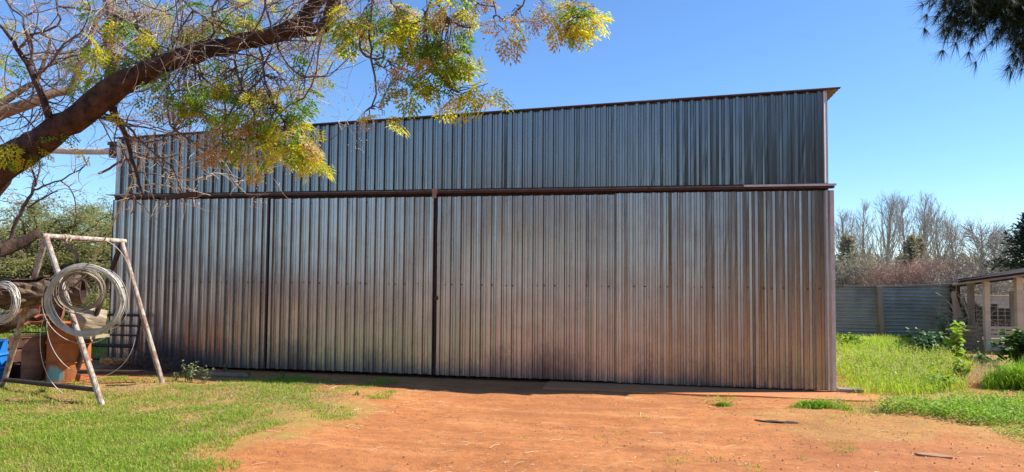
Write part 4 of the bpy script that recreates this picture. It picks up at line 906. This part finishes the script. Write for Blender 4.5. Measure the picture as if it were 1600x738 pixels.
mb = MB(); P = rnd_yard(3800, -12, 5); spheres(mb, P-[0, 0, .003], .003+.010*rng.random(len(P))**3)
tag(mb.build('pebbles', M['pebble']), 'small stones and clods loose on the dirt', 'pebbles', kind='stuff')

c = ground(1462, 716); mb = MB(); r_ = np.array([(-.17, .05), (-.02, .10), (.10, .03), (.13, -.05), (.02, -.06), (-.12, -.01)])
V = [(c[0]+x_, c[1]+y_, gh(c[0], c[1])+z_) for z_ in (-.01, .010) for x_, y_ in r_]; mb.arr(V, [[i, (i+1) % 6, 6+(i+1) % 6, 6+i] for i in range(6)]); mb.ch.append((np.zeros((0, 3)), np.array([[6, 7, 8, 9, 10, 11]]), 0))
tag(mb.build('flat_stone', M['stone'], loc=c), 'flat brown stone half sunk in the dirt, nearest the camera', 'stone')
c = ground(1218, 657); mb = MB(); n = 14; u = np.linspace(-.28, .28, n); V = []
for j, v in enumerate((-.045, .0, .045)):
    for i, x_ in enumerate(u): V.append((c[0]+x_, c[1]+v*(1-.6*abs(x_)/.28)-.08*x_, gh(c[0], c[1])+.010+.010*math.sin(i*1.3+j)*(1 if j == 1 else .5)))
mb.arr(V, [[j*n+i, j*n+i+1, (j+1)*n+i+1, (j+1)*n+i] for j in range(2) for i in range(n-1)]); tag(mb.build('plastic_scrap', M['black_scrap'], loc=c), 'crumpled black plastic strip lying flat on the dirt', 'plastic scrap')
c = ground(1322, 612); mb = MB(); mb.box(c[0]-.12, c[0]+.22, c[1]-.12, c[1]+.12, 0, .05); tag(mb.build('concrete_block', two_tone('concrete', (.34, .27, .21), (.28, .21, .16), 9), loc=c), 'small concrete footing at the right corner of the shed', 'footing')

# ------------------------------------------------------------------ plants
KITE = (np.array([[0, 0, 0], [.45, .30, .06], [1, 0, -.12], [.45, -.30, .06]]), np.array([[0, 1, 2, 3]]))
BROAD = (np.array([[0, 0, 0], [.25, .42, .05], [.7, .38, .0], [1, 0, -.15], [.7, -.38, .0], [.25, -.42, .05]]), np.array([[0, 1, 2, 3, 4, 5]]))
def weed(name, label, px, py, hgt, spread, nst, leaf, lsize, lmat, cat='weed', group=None, per=14, tmpl=KITE, d3=None, stem='twig_bark', lean=0.0, hang=.1):
    b = ground(px, py) if d3 is None else np.array(d3, float); b[2] = gh(b[0], b[1]) if d3 is None else b[2]
    t_ = thing(name, label, cat, b, group)
    s = b+rng.normal(0, spread*.18, (nst, 3))*[1, 1, 0]; D = nrm(np.column_stack([rng.normal(lean, spread/hgt*.6, nst), rng.normal(0, spread/hgt*.5, nst), np.ones(nst)]))
    P1, R1 = grow(s, D, rng.uniform(.65, 1.0, nst)*hgt, np.full(nst, .004+hgt*.004), 8, .16); mb = MB(); mb.tubes(P1, R1, 5, 0, cap=False); mb.build('stem', M[stem], t_)
    u = rng.uniform(.15, 1, (nst, per)); i0 = np.minimum((u*7).astype(int), 6); fr = u*7-i0; k = np.arange(nst)[:, None]
    Pn = (P1[k, i0]*(1-fr[..., None])+P1[k, i0+1]*fr[..., None]).reshape(-1, 3); n = len(Pn); Dn = nrm(rng.normal(size=(n, 3))*[1, 1, .4]+[0, 0, hang])
    mb = MB(); stamp(mb, tmpl, Pn, Dn, rng.uniform(.6, 1.2, n)*lsize); mb.build('foliage', M[lmat], t_)
    return t_
G1 = 'pale weeds at the foot of the left doors'
weed('weed', 'tallest pale silvery weed at the foot of the left doors', 296, 596, .38, .16, 9, None, .045, 'silver_leaf', group=G1, per=26)
weed('weed', 'second silvery weed, right beside the tallest one', 319, 596, .29, .10, 6, None, .04, 'silver_leaf', group=G1, per=22)
weed('weed', 'short weed left of the tallest silvery one', 275, 596, .14, .08, 5, None, .035, 'silver_leaf', group=G1, per=10)
weed('weed', 'small single-stemmed weed in front of the second sheet rib group', 351, 583, .17, .05, 3, None, .035, 'silver_leaf', group=G1, per=14)
weed('weed', 'little green weed close to the brown door stile', 388, 588, .15, .05, 3, None, .035, 'leaf_green', group=G1, per=12)
weed('weed', 'thin upright weed just right of the brown door stile', 444, 590, .16, .05, 3, None, .035, 'leaf_green', group=G1, per=12)
weed('weed', 'low green weed by the foot of the pipe stand', 70, 615, .16, .12, 7, None, .04, 'leaf_green', per=12, group='weeds around the pipe stand')
weed('weed', 'yellow-flowered weed at the foot rail of the pipe stand', 118, 612, .18, .08, 5, None, .035, 'leaf_yellow', per=10, group='weeds around the pipe stand')
weed('weed', 'tiny green weed sprouting in the middle of the bare dirt', 560, 618, .05, .08, 6, None, .03, 'leaf_green', per=8)
weed('tall_weed', 'tall lime green leafy weed standing before the fence end', 1497, 572, .95, .16, 6, None, .12, 'weed_leaf', per=24, tmpl=BROAD, cat='weed')
weed('tall_weed', 'knee-high lime green weed below the tall leafy one', 1500, 592, .40, .20, 7, None, .10, 'weed_leaf', per=12, tmpl=BROAD, cat='weed')
weed('leafy_bush', 'dark green broad-leaved bush in front of the plank wall', 1598, 573, .85, .6, 30, None, .13, 'bush_leaf', per=24, tmpl=BROAD, cat='bush')
weed('leafy_bush', 'low dark green bush at the foot of the lean-to posts', 1535, 566, .2, .7, 22, None, .10, 'bush_leaf', per=16, tmpl=BROAD, cat='bush')
weed('shrub', 'dusky blue-green shrub against the corrugated fence', 1450, 553, .62, .9, 44, None, .09, 'teal_leaf', per=26, tmpl=BROAD, cat='shrub')
weed('shrub', 'sparse teal shrub climbing the dark fence end post', 1474, 548, 1.0, .35, 14, None, .08, 'teal_leaf', per=20, tmpl=BROAD, cat='shrub')
weed('leafy_bush', 'small green bush at the fence foot beside the shed corner', 1330, 545, .42, .6, 22, None, .08, 'leaf_green', per=18, tmpl=BROAD, cat='bush')
weed('leafy_bush', 'rounded mid-green weed bush at the edge of the long grass', 1455, 605, .30, .45, 20, None, .06, 'clover_leaf', per=18, tmpl=BROAD, cat='bush')
def tuft(label, px, py, r, hgt, n, mat, group=None):
    b = ground(px, py); b[2] = gh(b[0], b[1]); mb = MB(); a_ = rng.uniform(0, 2*PI, n); q = r*rng.random(n)**.7*(1+.35*np.sin(a_*3+px)+.2*np.sin(a_*7)); P = b+np.column_stack([q*np.cos(a_), q*np.sin(a_)*.6, np.zeros(n)])
    blades(mb, P, rng.uniform(.35, 1, n)*hgt*(1.05-.8*np.minimum(q/r/1.4, 1)), rng.uniform(.006, .014, n), 1.5, droop=.5); o = mb.build('grass_tuft', M[mat], loc=b); tag(o, label, 'grass tuft', group); return o
tuft('thick green grass clump right of the dry tan patch', 1592, 605, .55, .62, 2600, 'clover_leaf', 'grass tufts')
tuft('bright low grass tuft in front of the shed right corner', 1278, 637, .34, .13, 1300, 'clover_leaf', 'grass tufts')
tuft('thin grass tuft left of the black plastic strip', 1130, 631, .12, .07, 420, 'clover_leaf', 'grass tufts')

# ------------------------------------------------------------------ corrugated fence
YF = (ground(1378, 528))[1]
fen = thing('corrugated_fence', 'grey-blue corrugated sheet fence laid sideways with timber post', 'fence', (onY(1378, 528, YF)[0], YF, 0))
fx = [onY(p_, 480, YF)[0] for p_ in (1240, 1376, 1486)]; ztf = [onY(1240, 447, YF)[2], onY(1376, 449, YF)[2], onY(1486, 446, YF)[2]]
for k in range(2):
    mb = MB(); x0, x1 = fx[k], fx[k+1]; nz = 96; nx = 12; V = []
    for i in range(nx+1):
        x = x0+(x1-x0)*i/nx; zt_ = ztf[k]+(ztf[k+1]-ztf[k])*i/nx
        for j in range(nz+1):
            z = .02+(zt_-.02)*j/nz; V.append((x, YF+.026*math.sin(2*PI*z/.1)-.02*(k)+.006*math.sin(x*3+z*2), z))
    mb.arr(V, [[i*(nz+1)+j, (i+1)*(nz+1)+j, (i+1)*(nz+1)+j+1, i*(nz+1)+j+1] for i in range(nx) for j in range(nz)])
    mb.build('sheet', M['fence_sheet'], fen, smooth=True)
mb = MB(); mb.beam((fx[1]+.02, YF-.09, -.05), (fx[1]-.06, YF-.09, ztf[1]+.03), .13, .13, up=(0, 1, 0)); mb.build('post', M['grey_timber'], fen)
mb = MB(); mb.box(fx[2]-.02, fx[2]+.20, YF-.10, YF+.12, -.05, ztf[2]+.02); mb.build('post', M['black_steel'], fen)
for k in range(2):
    mb = MB(); mb.beam((fx[k], YF-.01, ztf[k]+.02), (fx[k+1], YF-.01-.02*k, ztf[k+1]+.02), .07, .05); mb.build('top_rail', M['grey_timber'], fen)

# ------------------------------------------------------------------ lean-to at the right
YL = ground(1542, 548)[1]
ln = thing('lean_to', 'low open lean-to with plank walls and pale timber posts', 'lean-to', (onY(1560, 540, YL)[0], YL, 0))
X = lambda p_: onY(p_, 480, YL)[0]; Zf = lambda p_, q_: onY(p_, q_, YL)[2]
x0, x1 = X(1500), X(1760); za = Zf(1500, 440); zb_ = Zf(1600, 427); sl_ = (zb_-za)/(X(1600)-x0); rz = lambda x: za+(x-x0)*sl_
for p_, wd in ((1541, .11), (1592, .14), (1680, .16)):
    mb = MB(); xx = X(p_); mb.box(xx-wd/2, xx+wd/2, YL-.08, YL+.06, -.05, rz(xx)-.08); mb.build('post', M['plank_timber'], ln)
mb = MB(); xx = X(1552); mb.box(xx-.06, xx+.07, YL+1.2, YL+1.32, 0, rz(xx)-.1); mb.build('post', M['grey_timber'], ln)
mb = MB(); nz = 60; V = []
for i, x in enumerate((x0-.12, x1)):
    for j in range(nz+1): V.append((x+(1.0*j/nz if i == 0 else 0), YL-.35+3.4*j/nz, rz(x)+.03+.014*math.cos(PI*j)-.05*j/nz))
mb.arr(V, [[j, j+1, nz+2+j, nz+1+j] for j in range(nz)]); mb.build('roof', M['black_steel'], ln)
mb = MB(); mb.beam((x0-.25, YL-.28, rz(x0-.25)-.035), (x1, YL-.28, rz(x1)-.035), .04, .045); mb.build('roof_beam', M['grey_timber'], ln)
mb = MB(); mb.beam((x0+.6, YL+1.7, rz(x0+.6)-.14), (x1, YL+1.7, rz(x1)-.14), .05, .20); mb.build('roof_beam', M['black_steel'], ln)
ztw = Zf(1515, 508)
k = 0
for xa_, xb_, y_, mt in ((X(1497), X(1536), YL+.25, 'cut_wood'), (X(1546), X(1588), YL+.0, 'plank_timber'), (X(1597), X(1760), YL+.0, 'plank_timber')):
    w_ = MB()
    for j in range(6):
        z0_ = j*ztw/6+.006; w_.box(xa_+random.uniform(-.02, .01), xb_+random.uniform(-.01, .02), y_-.015+random.uniform(-.008, .008), y_+.02, z0_, z0_+ztw/6-.026)
    w_.build('plank_wall', M[mt], ln)
# clutter inside and behind the lean-to
for i, (pa, qa, pb, qb, y_, w_, lb) in enumerate(((1489, 458, 1513, 508, .3, .11, 'pale board leaning against the dark fence end post'), (1490, 455, 1494, 515, .1, .07, 'upright grey pole beside the dark fence end post'), (1516, 452, 1524, 508, 1.1, .07, 'weathered pole standing in the lean-to opening'), (1505, 470, 1535, 505, 1.8, .08, 'leaning grey slat behind the weathered pole'), (1583, 455, 1584, 508, 1.6, .16, 'thick crooked grey post inside the lean-to'))):
    mb = MB(); mb.beam(onY(pa, qa, YL+y_), onY(pb, qb, YL+y_)*[1, 1, 0]+[0, 0, 0], w_, .05, up=(0, 1, 0)); tag(mb.build('timber_pole', M['grey_timber'], loc=onY(pb, qb, YL+y_)*[1, 1, 0]), lb, 'pole', 'timber poles around the lean-to')
HB = onY(1560, 476, YL+4.3)[2]
for i in range(18):
    x_ = onY(1516, 480, YL+4.3)[0]+i*.185; mb = MB(); hh = HB+random.uniform(-.16, .05); mb.box(x_, x_+random.uniform(.14, .175), YL+4.3, YL+4.35, 0, hh)
    tag(mb.build('fence_board', M['black_steel'], loc=(x_, YL+4.3, 0)), 'dark upright board of the gappy fence behind the lean-to', 'fence board', 'dark boards behind the lean-to')
mb = MB(); mb.box(X(1556), X(1582), YL+2.0, YL+2.5, 0, .95); mb.box(X(1554), X(1584), YL+1.95, YL+2.55, .95, 1.0); tag(mb.build('feed_bin', M['black_steel'], loc=(X(1570), YL+2.2, 0)), 'dark feed bin in the shade of the lean-to', 'bin')
xw0 = onY(1512, 480, YL+8)[0]; wl = MB(); wl.box(xw0, xw0+9, YL+8, YL+8.2, 0, 1.06); wl.box(xw0-.03, xw0+9, YL+7.97, YL+8.23, 1.06, 1.11); tag(wl.build('garden_wall', M['pink_render'], loc=(X(1600), YL+8, 0)), 'pinkish rendered wall seen through the lean-to', 'wall')
mb = MB(); 
for j in range(11): mb.tubes([(onY(1500, 480, YL+3.4)[0], YL+3.4, .3+j*.12), (X(1760), YL+3.4, .3+j*.12)], .0025, 3)
for i in range(30): mb.tubes([(onY(1500, 480, YL+3.4)[0]+i*.16, YL+3.4, .3), (onY(1500, 480, YL+3.4)[0]+i*.16, YL+3.4, 1.5)], .0025, 3)
tag(mb.build('wire_mesh', M['grey_timber'], loc=(X(1560), YL+3.4, 0)), 'square wire mesh across the back of the lean-to', 'wire mesh')
mb = MB(); n = 70; s = np.column_stack([rng.uniform(X(1518), X(1600), n), YL+rng.uniform(.8, 2.2, n), rng.uniform(.2, .7, n)]); P1, R1 = grow(s, nrm(rng.normal(size=(n, 3))+[0, 0, .7]), rng.uniform(.4, 1.1, n), rng.uniform(.006, .016, n), 6, .5); mb.tubes(P1, R1, 4, 0, cap=False)
tag(mb.build('brush', M['dry_twig'], loc=(X(1540), YL+2, 0)), 'dead branches heaped inside the lean-to', 'brushwood', kind='stuff')

# ------------------------------------------------------------------ trees beyond
def bare_tree(name, label, px, ptop, dist, wide, trunk_r, mat, group, seed, upw=.55, nb=60, base_clear=.25, fine=1.0, lean=0.0):
    b = CAM+nrm(ray(px, 431)*[1, 1, 0])*dist; d = (b-CAM) @ cF; top = at(px, ptop, d)[2]; b[2] = 0; H_ = top
    t_ = thing(name, label, 'tree', b, group); r_ = rng
    n = 14; u = np.linspace(0, 1, n); P = np.column_stack([b[0]+lean*u*H_+np.cumsum(r_.normal(0, .006*H_, n)), b[1]+np.cumsum(r_.normal(0, .004*H_, n)), u*H_*.97])
    mb = MB(); mb.tubes(P[None], (trunk_r*(1-u)**.8+.012)[None], 8, 0, cap=False); mb.build('trunk', M[mat], t_, smooth=True)
    uu = r_.uniform(base_clear, .93, nb); ii = uu*(n-1); i0 = ii.astype(int); fr = (ii-i0)[:, None]; s = P[i0]*(1-fr)+P[i0+1]*fr
    a_ = r_.uniform(0, 2*PI, nb); D = np.column_stack([np.cos(a_), np.sin(a_), np.full(nb, upw*2)+r_.normal(0, .2, nb)])
    L = wide*(1.15-uu)*r_.uniform(.7, 1.2, nb)*(1+upw)
    P1, R1 = grow(s, D, L, np.maximum(trunk_r*.34*(1-uu), .016), 8, .22, up=upw*.25); mb = MB(); mb.tubes(P1, R1, 5, 0, cap=False)
    n2 = int(nb*9*fine); k = r_.integers(0, nb, n2); j = r_.integers(2, 8, n2); s2 = P1[k, j]; D2 = nrm(P1[k, j]-P1[k, j-1])+r_.normal(0, .5, (n2, 3))+[0, 0, upw*.4]
    P2, R2 = grow(s2, D2, r_.uniform(.15, .4, n2)*wide*.9, np.full(n2, .011), 6, .3, up=upw*.15); mb.tubes(P2, R2, 3, 0, cap=False)
    n3 = int(nb*15*fine); k = r_.integers(0, n2, n3); j = r_.integers(2, 6, n3); P3, R3 = grow(P2[k, j], nrm(P2[k, j]-P2[k, j-1])+r_.normal(0, .5, (n3, 3)), r_.uniform(.08, .22, n3)*wide, np.full(n3, .0075), 4, .3, up=upw*.1); mb.tubes(P3, R3, 3, 0, cap=False)
    mb.build('crown', M[mat], t_)
    return t_
pops = [(1322, 335, 62, 'poplar nearest the shed corner, half hidden by its edge'), (1352, 318, 64, 'second poplar from the shed corner, forked low'), (1385, 312, 62, 'third poplar from the shed corner, broad topped'), (1416, 311, 66, 'poplar standing right behind the two dark cypresses'), (1443, 306, 62, 'tallest poplar of the bare row'), (1468, 328, 64, 'poplar with a leaning split crown right of the tallest'), (1490, 350, 66, 'last and smallest poplar at the right end of the row')]
for i, (px, pt, ds, lb) in enumerate(pops):
    bare_tree('poplar_tree', 'bare grey '+lb, px, pt, ds, random.uniform(1.7, 2.7), random.uniform(.13, .2), 'poplar_bark', 'bare poplars beyond the fence', i, upw=random.uniform(.5, .8), nb=random.randint(38, 62), lean=random.uniform(-.04, .05))
bare_tree('bare_tree', 'bare spreading tree above the roof edge of the lean-to', 1535, 362, 45, 2.4, .13, 'far_bark', 'bare trees behind the lean-to', 21, upw=.3, nb=60, fine=1.2)
bare_tree('bare_tree', 'bare spreading tree at the right edge of the photo', 1582, 374, 42, 2.4, .13, 'far_bark', 'bare trees behind the lean-to', 22, upw=.25, nb=60, fine=1.2)
tag(bpy.data.objects['bare_tree.001'], 'bare spreading tree right of the other, beside the dark pine')
def twig_bush(label, px, ptop, dist, wide, mat, leafm=None, nleaf=0):
    b = CAM+nrm(ray(px, 431)*[1, 1, 0])*dist; d = (b-CAM) @ cF; H_ = at(px, ptop, d)[2]; b[2] = 0; t_ = thing('thicket_bush', label, 'bush', b, 'brown thicket bushes beyond the fence')
    n = 90; s = b+rng.normal(0, wide*.2, (n, 3))*[1, 1, 0]; D = np.column_stack([rng.normal(0, .45, (n, 2)), np.ones(n)]); P1, R1 = grow(s, D, rng.uniform(.6, 1, n)*H_, np.full(n, .022), 8, .25, up=.1)
    mb = MB(); mb.tubes(P1, R1, 4, 0, cap=False); n2 = 900; k = rng.integers(0, n, n2); j = rng.integers(2, 8, n2); P2, R2 = grow(P1[k, j], rng.normal(size=(n2, 3))+[0, 0, .5], rng.uniform(.2, .8, n2), np.full(n2, .011), 5, .4); mb.tubes(P2, R2, 3, 0, cap=False)
    k = rng.integers(0, n2, 1800); P3, R3 = grow(P2[k, 3], rng.normal(size=(1800, 3))+[0, 0, .3], rng.uniform(.15, .45, 1800), np.full(1800, .009), 4, .4); mb.tubes(P3, R3, 3, 0, cap=False)
    mb.build('twigs', M[mat], t_)
    if nleaf:
        k = rng.integers(0, 1800, nleaf); mb = MB(); stamp(mb, KITE, P3[k, 2]+rng.normal(0, .08, (nleaf, 3)), rng.normal(size=(nleaf, 3)), np.full(nleaf, .12)); mb.build('foliage', M[leafm], t_)
for px, pt, ds, wd, mt, lf, nl, lb in ((1335, 395, 48, 3, 'far_bark', 'scrub_leaf', 2600, 'olive-brown thicket bush next to the shed edge'), (1365, 410, 50, 3, 'far_bark', 'scrub_leaf', 900, 'thin brown thicket bush below the second and third poplars'), (1395, 405, 47, 3, 'red_twig', None, 0, 'pinkish twiggy bush left of the dark cypresses'), (1425, 402, 46, 3.5, 'red_twig', 'scrub_leaf', 700, 'rusty twiggy bush in front of the dark cypresses'), (1455, 405, 45, 3.5, 'red_twig', None, 0, 'broad reddish twiggy bush below the tallest poplar'), (1482, 408, 45, 3.5, 'red_twig', 'leaf_dry', 500, 'reddest twiggy bush with orange leaves at the row end'), (1510, 428, 40, 3, 'far_bark', 'scrub_leaf', 900, 'low olive thicket bush above the lean-to end'), (1560, 425, 38, 3, 'far_bark', None, 0, 'grey thicket bush behind the lean-to roof')):
    twig_bush(lb, px, pt, ds, wd, mt, lf, nl)
def conifer(label, px, ptop, dist, r, mat='far_conifer', n=2200, name='cypress_tree', group='dark cypresses beyond the fence', sz=.22, base=0.0):
    b = CAM+nrm(ray(px, 431)*[1, 1, 0])*dist; d = (b-CAM) @ cF; H_ = at(px, ptop, d)[2]; b[2] = 0; t_ = thing(name, label, 'tree', b, group)
    mb = MB(); mb.tubes(np.array([b, b+[0, 0, H_*.5], b+[0, 0, H_*.96]]), [.14, .08, .02], 7); mb.build('trunk', M['bark'], t_)
    nb = 150; u = rng.uniform(base+.06, .98, nb); a_ = rng.uniform(0, 2*PI, nb); L = r*(1.02-u)**.8*rng.uniform(.6, 1.15, nb); s = b+np.column_stack([np.zeros(nb), np.zeros(nb), u*H_]); D = np.column_stack([np.cos(a_), np.sin(a_), np.full(nb, .35)])
    P1, R1 = grow(s, D, L, np.full(nb, .02), 6, .15); mb = MB(); mb.tubes(P1, R1, 3, 0, cap=False); mb.build('branch', M['bark'], t_)
    k = rng.integers(0, nb, n); j = rng.integers(1, 6, n); mb = MB(); stamp(mb, KITE, P1[k, j]+rng.normal(0, .13, (n, 3)), nrm(P1[k, 5]-P1[k, 0])+rng.normal(0, .6, (n, 3)), rng.uniform(.5, 1.1, n)*sz); mb.build('foliage', M[mat], t_)
conifer('dark cypress with the higher pointed tip beyond the fence', 1424, 368, 52, 1.5)
conifer('dark cypress with the lower tip, right of its twin', 1436, 371, 53, 1.2)
conifer('olive cypress rising next to the shed edge', 1326, 368, 50, 1.9)
conifer('dark green pine peeping in beside the right bare tree', 1622, 330, 36, 2.4, 'pine_needle', 6000, 'far_pine', None, .2, .35)

# acacia behind at the left
def cloud_tree(label, px, ptop, dist, wide, n, clumps, mat, name, group=None, low=.35, sz=.05, seed=0):
    b = CAM+nrm(ray(px, 425)*[1, 1, 0])*dist; d = (b-CAM) @ cF; H_ = at(px, ptop, d)[2]; b[2] = 0; t_ = thing(name, label, 'tree', b, group)
    mb = MB(); P = np.array([b, b+[.15, 0, H_*.2], b+[-.1, .1, H_*.38]]); mb.tubes(P, [.22, .17, .14], 10); mb.build('trunk', M['bark'], t_, smooth=True)
    c = rng.uniform(-1, 1, (clumps*3, 3)); c = c[(c[:, 0]**2+c[:, 1]**2 < 1)][:clumps]; cz = low+(1-low)*(.5+.5*c[:, 2])*(1-.30*(c[:, 0]**2+c[:, 1]**2)); cc = b+np.column_stack([c[:, 0]*wide, c[:, 1]*wide, cz*H_*.93])
    TWs = []
    for q in cc:
        u = np.linspace(0, 1, 7)[:, None]; m_ = P[2]*.5+q*.5+[0, 0, .12*H_]; L_ = (1-u)**2*P[2]+2*u*(1-u)*m_+u**2*q; L_[1:-1] += rng.normal(0, .07, (5, 3)); TWs.append(L_)
    mb = MB(); mb.tubes(np.array(TWs), np.linspace(.06, .012, 7)[None]*np.ones((len(cc), 1)), 5, cap=False)
    k = rng.integers(0, len(cc), clumps*10); P2, R2 = grow(cc[k], rng.normal(size=(len(k), 3))*[1, 1, .4], rng.uniform(.3, .9, len(k)), np.full(len(k), .008), 5, .4); mb.tubes(P2, R2, 3, cap=False); mb.build('limb', M['twig_bark'], t_)
    k = rng.integers(0, len(P2), n); j = rng.integers(1, 5, n); mb = MB(); stamp(mb, KITE, P2[k, j]+rng.normal(0, .12, (n, 3))*[1, 1, .5], rng.normal(size=(n, 3))*[1, 1, .35], rng.uniform(.6, 1.3, n)*sz); mb.build('foliage', M[mat], t_)
cloud_tree('feathery olive green thorn tree behind the pipe stand', 60, 292, 25, 3.6, 90000, 130, 'acacia_leaf', 'thorn_tree', 'thorn trees behind the yard', .12, .065)
cloud_tree('second thorn tree, lower, close behind the shed left end', 170, 312, 29, 3.0, 50000, 90, 'acacia_leaf', 'thorn_tree', 'thorn trees behind the yard', .10, .07)
cloud_tree('third thorn tree, at the left edge of the photo', -70, 300, 31, 4.0, 50000, 90, 'acacia_leaf', 'thorn_tree', 'thorn trees behind the yard', .10, .07)
# far scrub closing the horizon
mb = MB(); n = 60000; a_ = rng.uniform(-PI*.62, PI*.62, n)-.1; ds = rng.uniform(75, 100, n); hh = 3.2+1.6*vnoise(a_*40+90, a_*0, 1, 71)+1.0*vnoise(a_*160+300, a_*0, 1, 72)
P = np.column_stack([CAM[0]+np.sin(a_)*ds, CAM[1]+np.cos(a_)*ds, rng.random(n)**1.1*hh*.75]); stamp(mb, KITE, P, rng.normal(size=(n, 3))+[0, 0, .4], rng.uniform(.5, 1.2, n)*.75)
tag(mb.build('scrub', M['scrub_leaf']), 'far line of olive brown scrub on the horizon', 'scrub', kind='stuff')

mb = MB(); n = 42000; xx = rng.uniform(1.0, 26, n); top_ = 7.5+3.5*vnoise(xx, xx*0, .35, 81); P = np.column_stack([xx, -27+rng.normal(0, 2.0, n), rng.random(n)**.8*top_]); stamp(mb, KITE, P, rng.normal(size=(n, 3)), rng.uniform(.4, .9, n)*.8)  # unseen leaf mass added behind the camera to darken reflections in the sheeting
tag(mb.build('unseen_tree_belt', M['bush_leaf']), 'unseen dark tree belt behind the camera, added to darken reflections in the doors', 'unseen_tree_belt', kind='stuff')
# ------------------------------------------------------------------ pine whose bough hangs in at the top right
pb = np.array([7.2, -8.6, 0.0]); pine = thing('pine_tree', 'dark pine bough hanging into the sky at the top right corner', 'tree', pb)
mb = MB(); u = np.linspace(0, 1, 16); P = pb+np.column_stack([.15*np.sin(u*5), .1*np.cos(u*4)-.1, u*11.5]); mb.tubes(P[None], (.28*(1-u)**.7+.03)[None], 12, 0, bump=.03); mb.build('trunk', M['bark'], pine, smooth=True)
def tufts(mb, P, D, n=34, L=.13, w_=.0022, m=0):
    k = len(P); Pn = np.repeat(P, n, 0); Dn = nrm(np.repeat(D, n, 0)+rng.normal(0, .55, (k*n, 3))); S = rng.uniform(.7, 1.15, k*n)*L
    T = (np.array([[0, -w_/L, 0], [0, w_/L, 0], [1, 0, -.05]]), np.array([[0, 1, 2]])); stamp(mb, T, Pn, Dn, S, m)
BQ = [[(1900, -160, 16, 5.40), (1750, -80, 12, 5.25), (1660, -30, 10, 5.12), (1610, 0, 8, 5.03), (1580, 10, 6, 5.00), (1568, 18, 4, 5.00)], [(1750, -80, 10, 5.25), (1680, 0, 8, 5.10), (1630, 30, 6, 5.03), (1608, 32, 4, 5.00)], [(1660, -30, 8, 5.12), (1560, -30, 6, 5.05), (1525, -22, 5, 5.03), (1488, -8, 3, 5.03)], [(1610, 0, 6, 5.03), (1550, 5, 4, 5.03), (1528, 6, 3, 5.03)], [(1700, 0, 6, 5.10), (1680, 40, 5, 5.03), (1660, 60, 3, 5.00)], [(1750, -80, 9, 5.25), (1800, 20, 6, 5.15), (1760, 120, 4, 5.08)]]
tp_, td_ = [], []; brm = MB()
# the bough starts at the trunk
q0 = pline([BQ[0][0]])[0]; brm.tubes(np.array([[pb[0], pb[1], q0[2]+.5], (np.array([pb[0], pb[1], q0[2]+.6])+q0[:3])/2, q0[:3]]), [.07, .055, .045], 8)
for pts in BQ:
    Q = resample(pline(pts), .06); brm.tubes(Q[None, :, :3], Q[None, :, 3], 6, cap=False); q = Q[len(Q)//4:, :3]
    n = len(q)*5; s = q[rng.integers(0, len(q), n)]; dr = nrm(Q[-1, :3]-Q[0, :3]); P1, R1 = grow(s, nrm(dr*.8+rng.normal(0, .7, (n, 3))), rng.uniform(.12, .42, n), np.full(n, .004), 5, .25, sag=.5); brm.tubes(P1, R1, 4, cap=False)
    for j in (1, 2, 3, 4): tp_.append(P1[:, j]); td_.append(nrm(P1[:, j]-P1[:, j-1]))
brm.build('bough', M['twig_bark'], pine)
mb = MB(); tufts(mb, np.concatenate(tp_), np.concatenate(td_), 30); mb.build('needles', M['pine_needle'], pine)
nb = 90; uu = rng.uniform(.30, .98, nb); a_ = rng.uniform(0, 2*PI, nb); L = 3.6*(1.1-uu)*rng.uniform(.7, 1.1, nb); s = pb+np.column_stack([np.zeros(nb), np.zeros(nb), uu*11.3]); P1, R1 = grow(s, np.column_stack([np.cos(a_), np.sin(a_), np.full(nb, .1)]), L, np.full(nb, .04), 8, .2)
px_ = ((P1-CAM) @ cR)/np.maximum((P1-CAM) @ cF, .01)*F+800; ok = ~(((P1-CAM) @ cF > 0) & (px_ < 1640)).any(1); P1, R1 = P1[ok], R1[ok]; nb = len(P1)
mb = MB(); mb.tubes(P1, R1, 6, cap=False); mb.build('bough', M['bark'], pine)
n = 3600; k = rng.integers(0, nb, n); j = rng.integers(3, 8, n); mb = MB(); tufts(mb, P1[k, j]+rng.normal(0, .22, (n, 3)), rng.normal(size=(n, 3)), 14, .24, .007); mb.build('needles', M['pine_needle'], pine)
for o in bpy.data.objects:
    if '_org' in o.keys(): del o['_org']
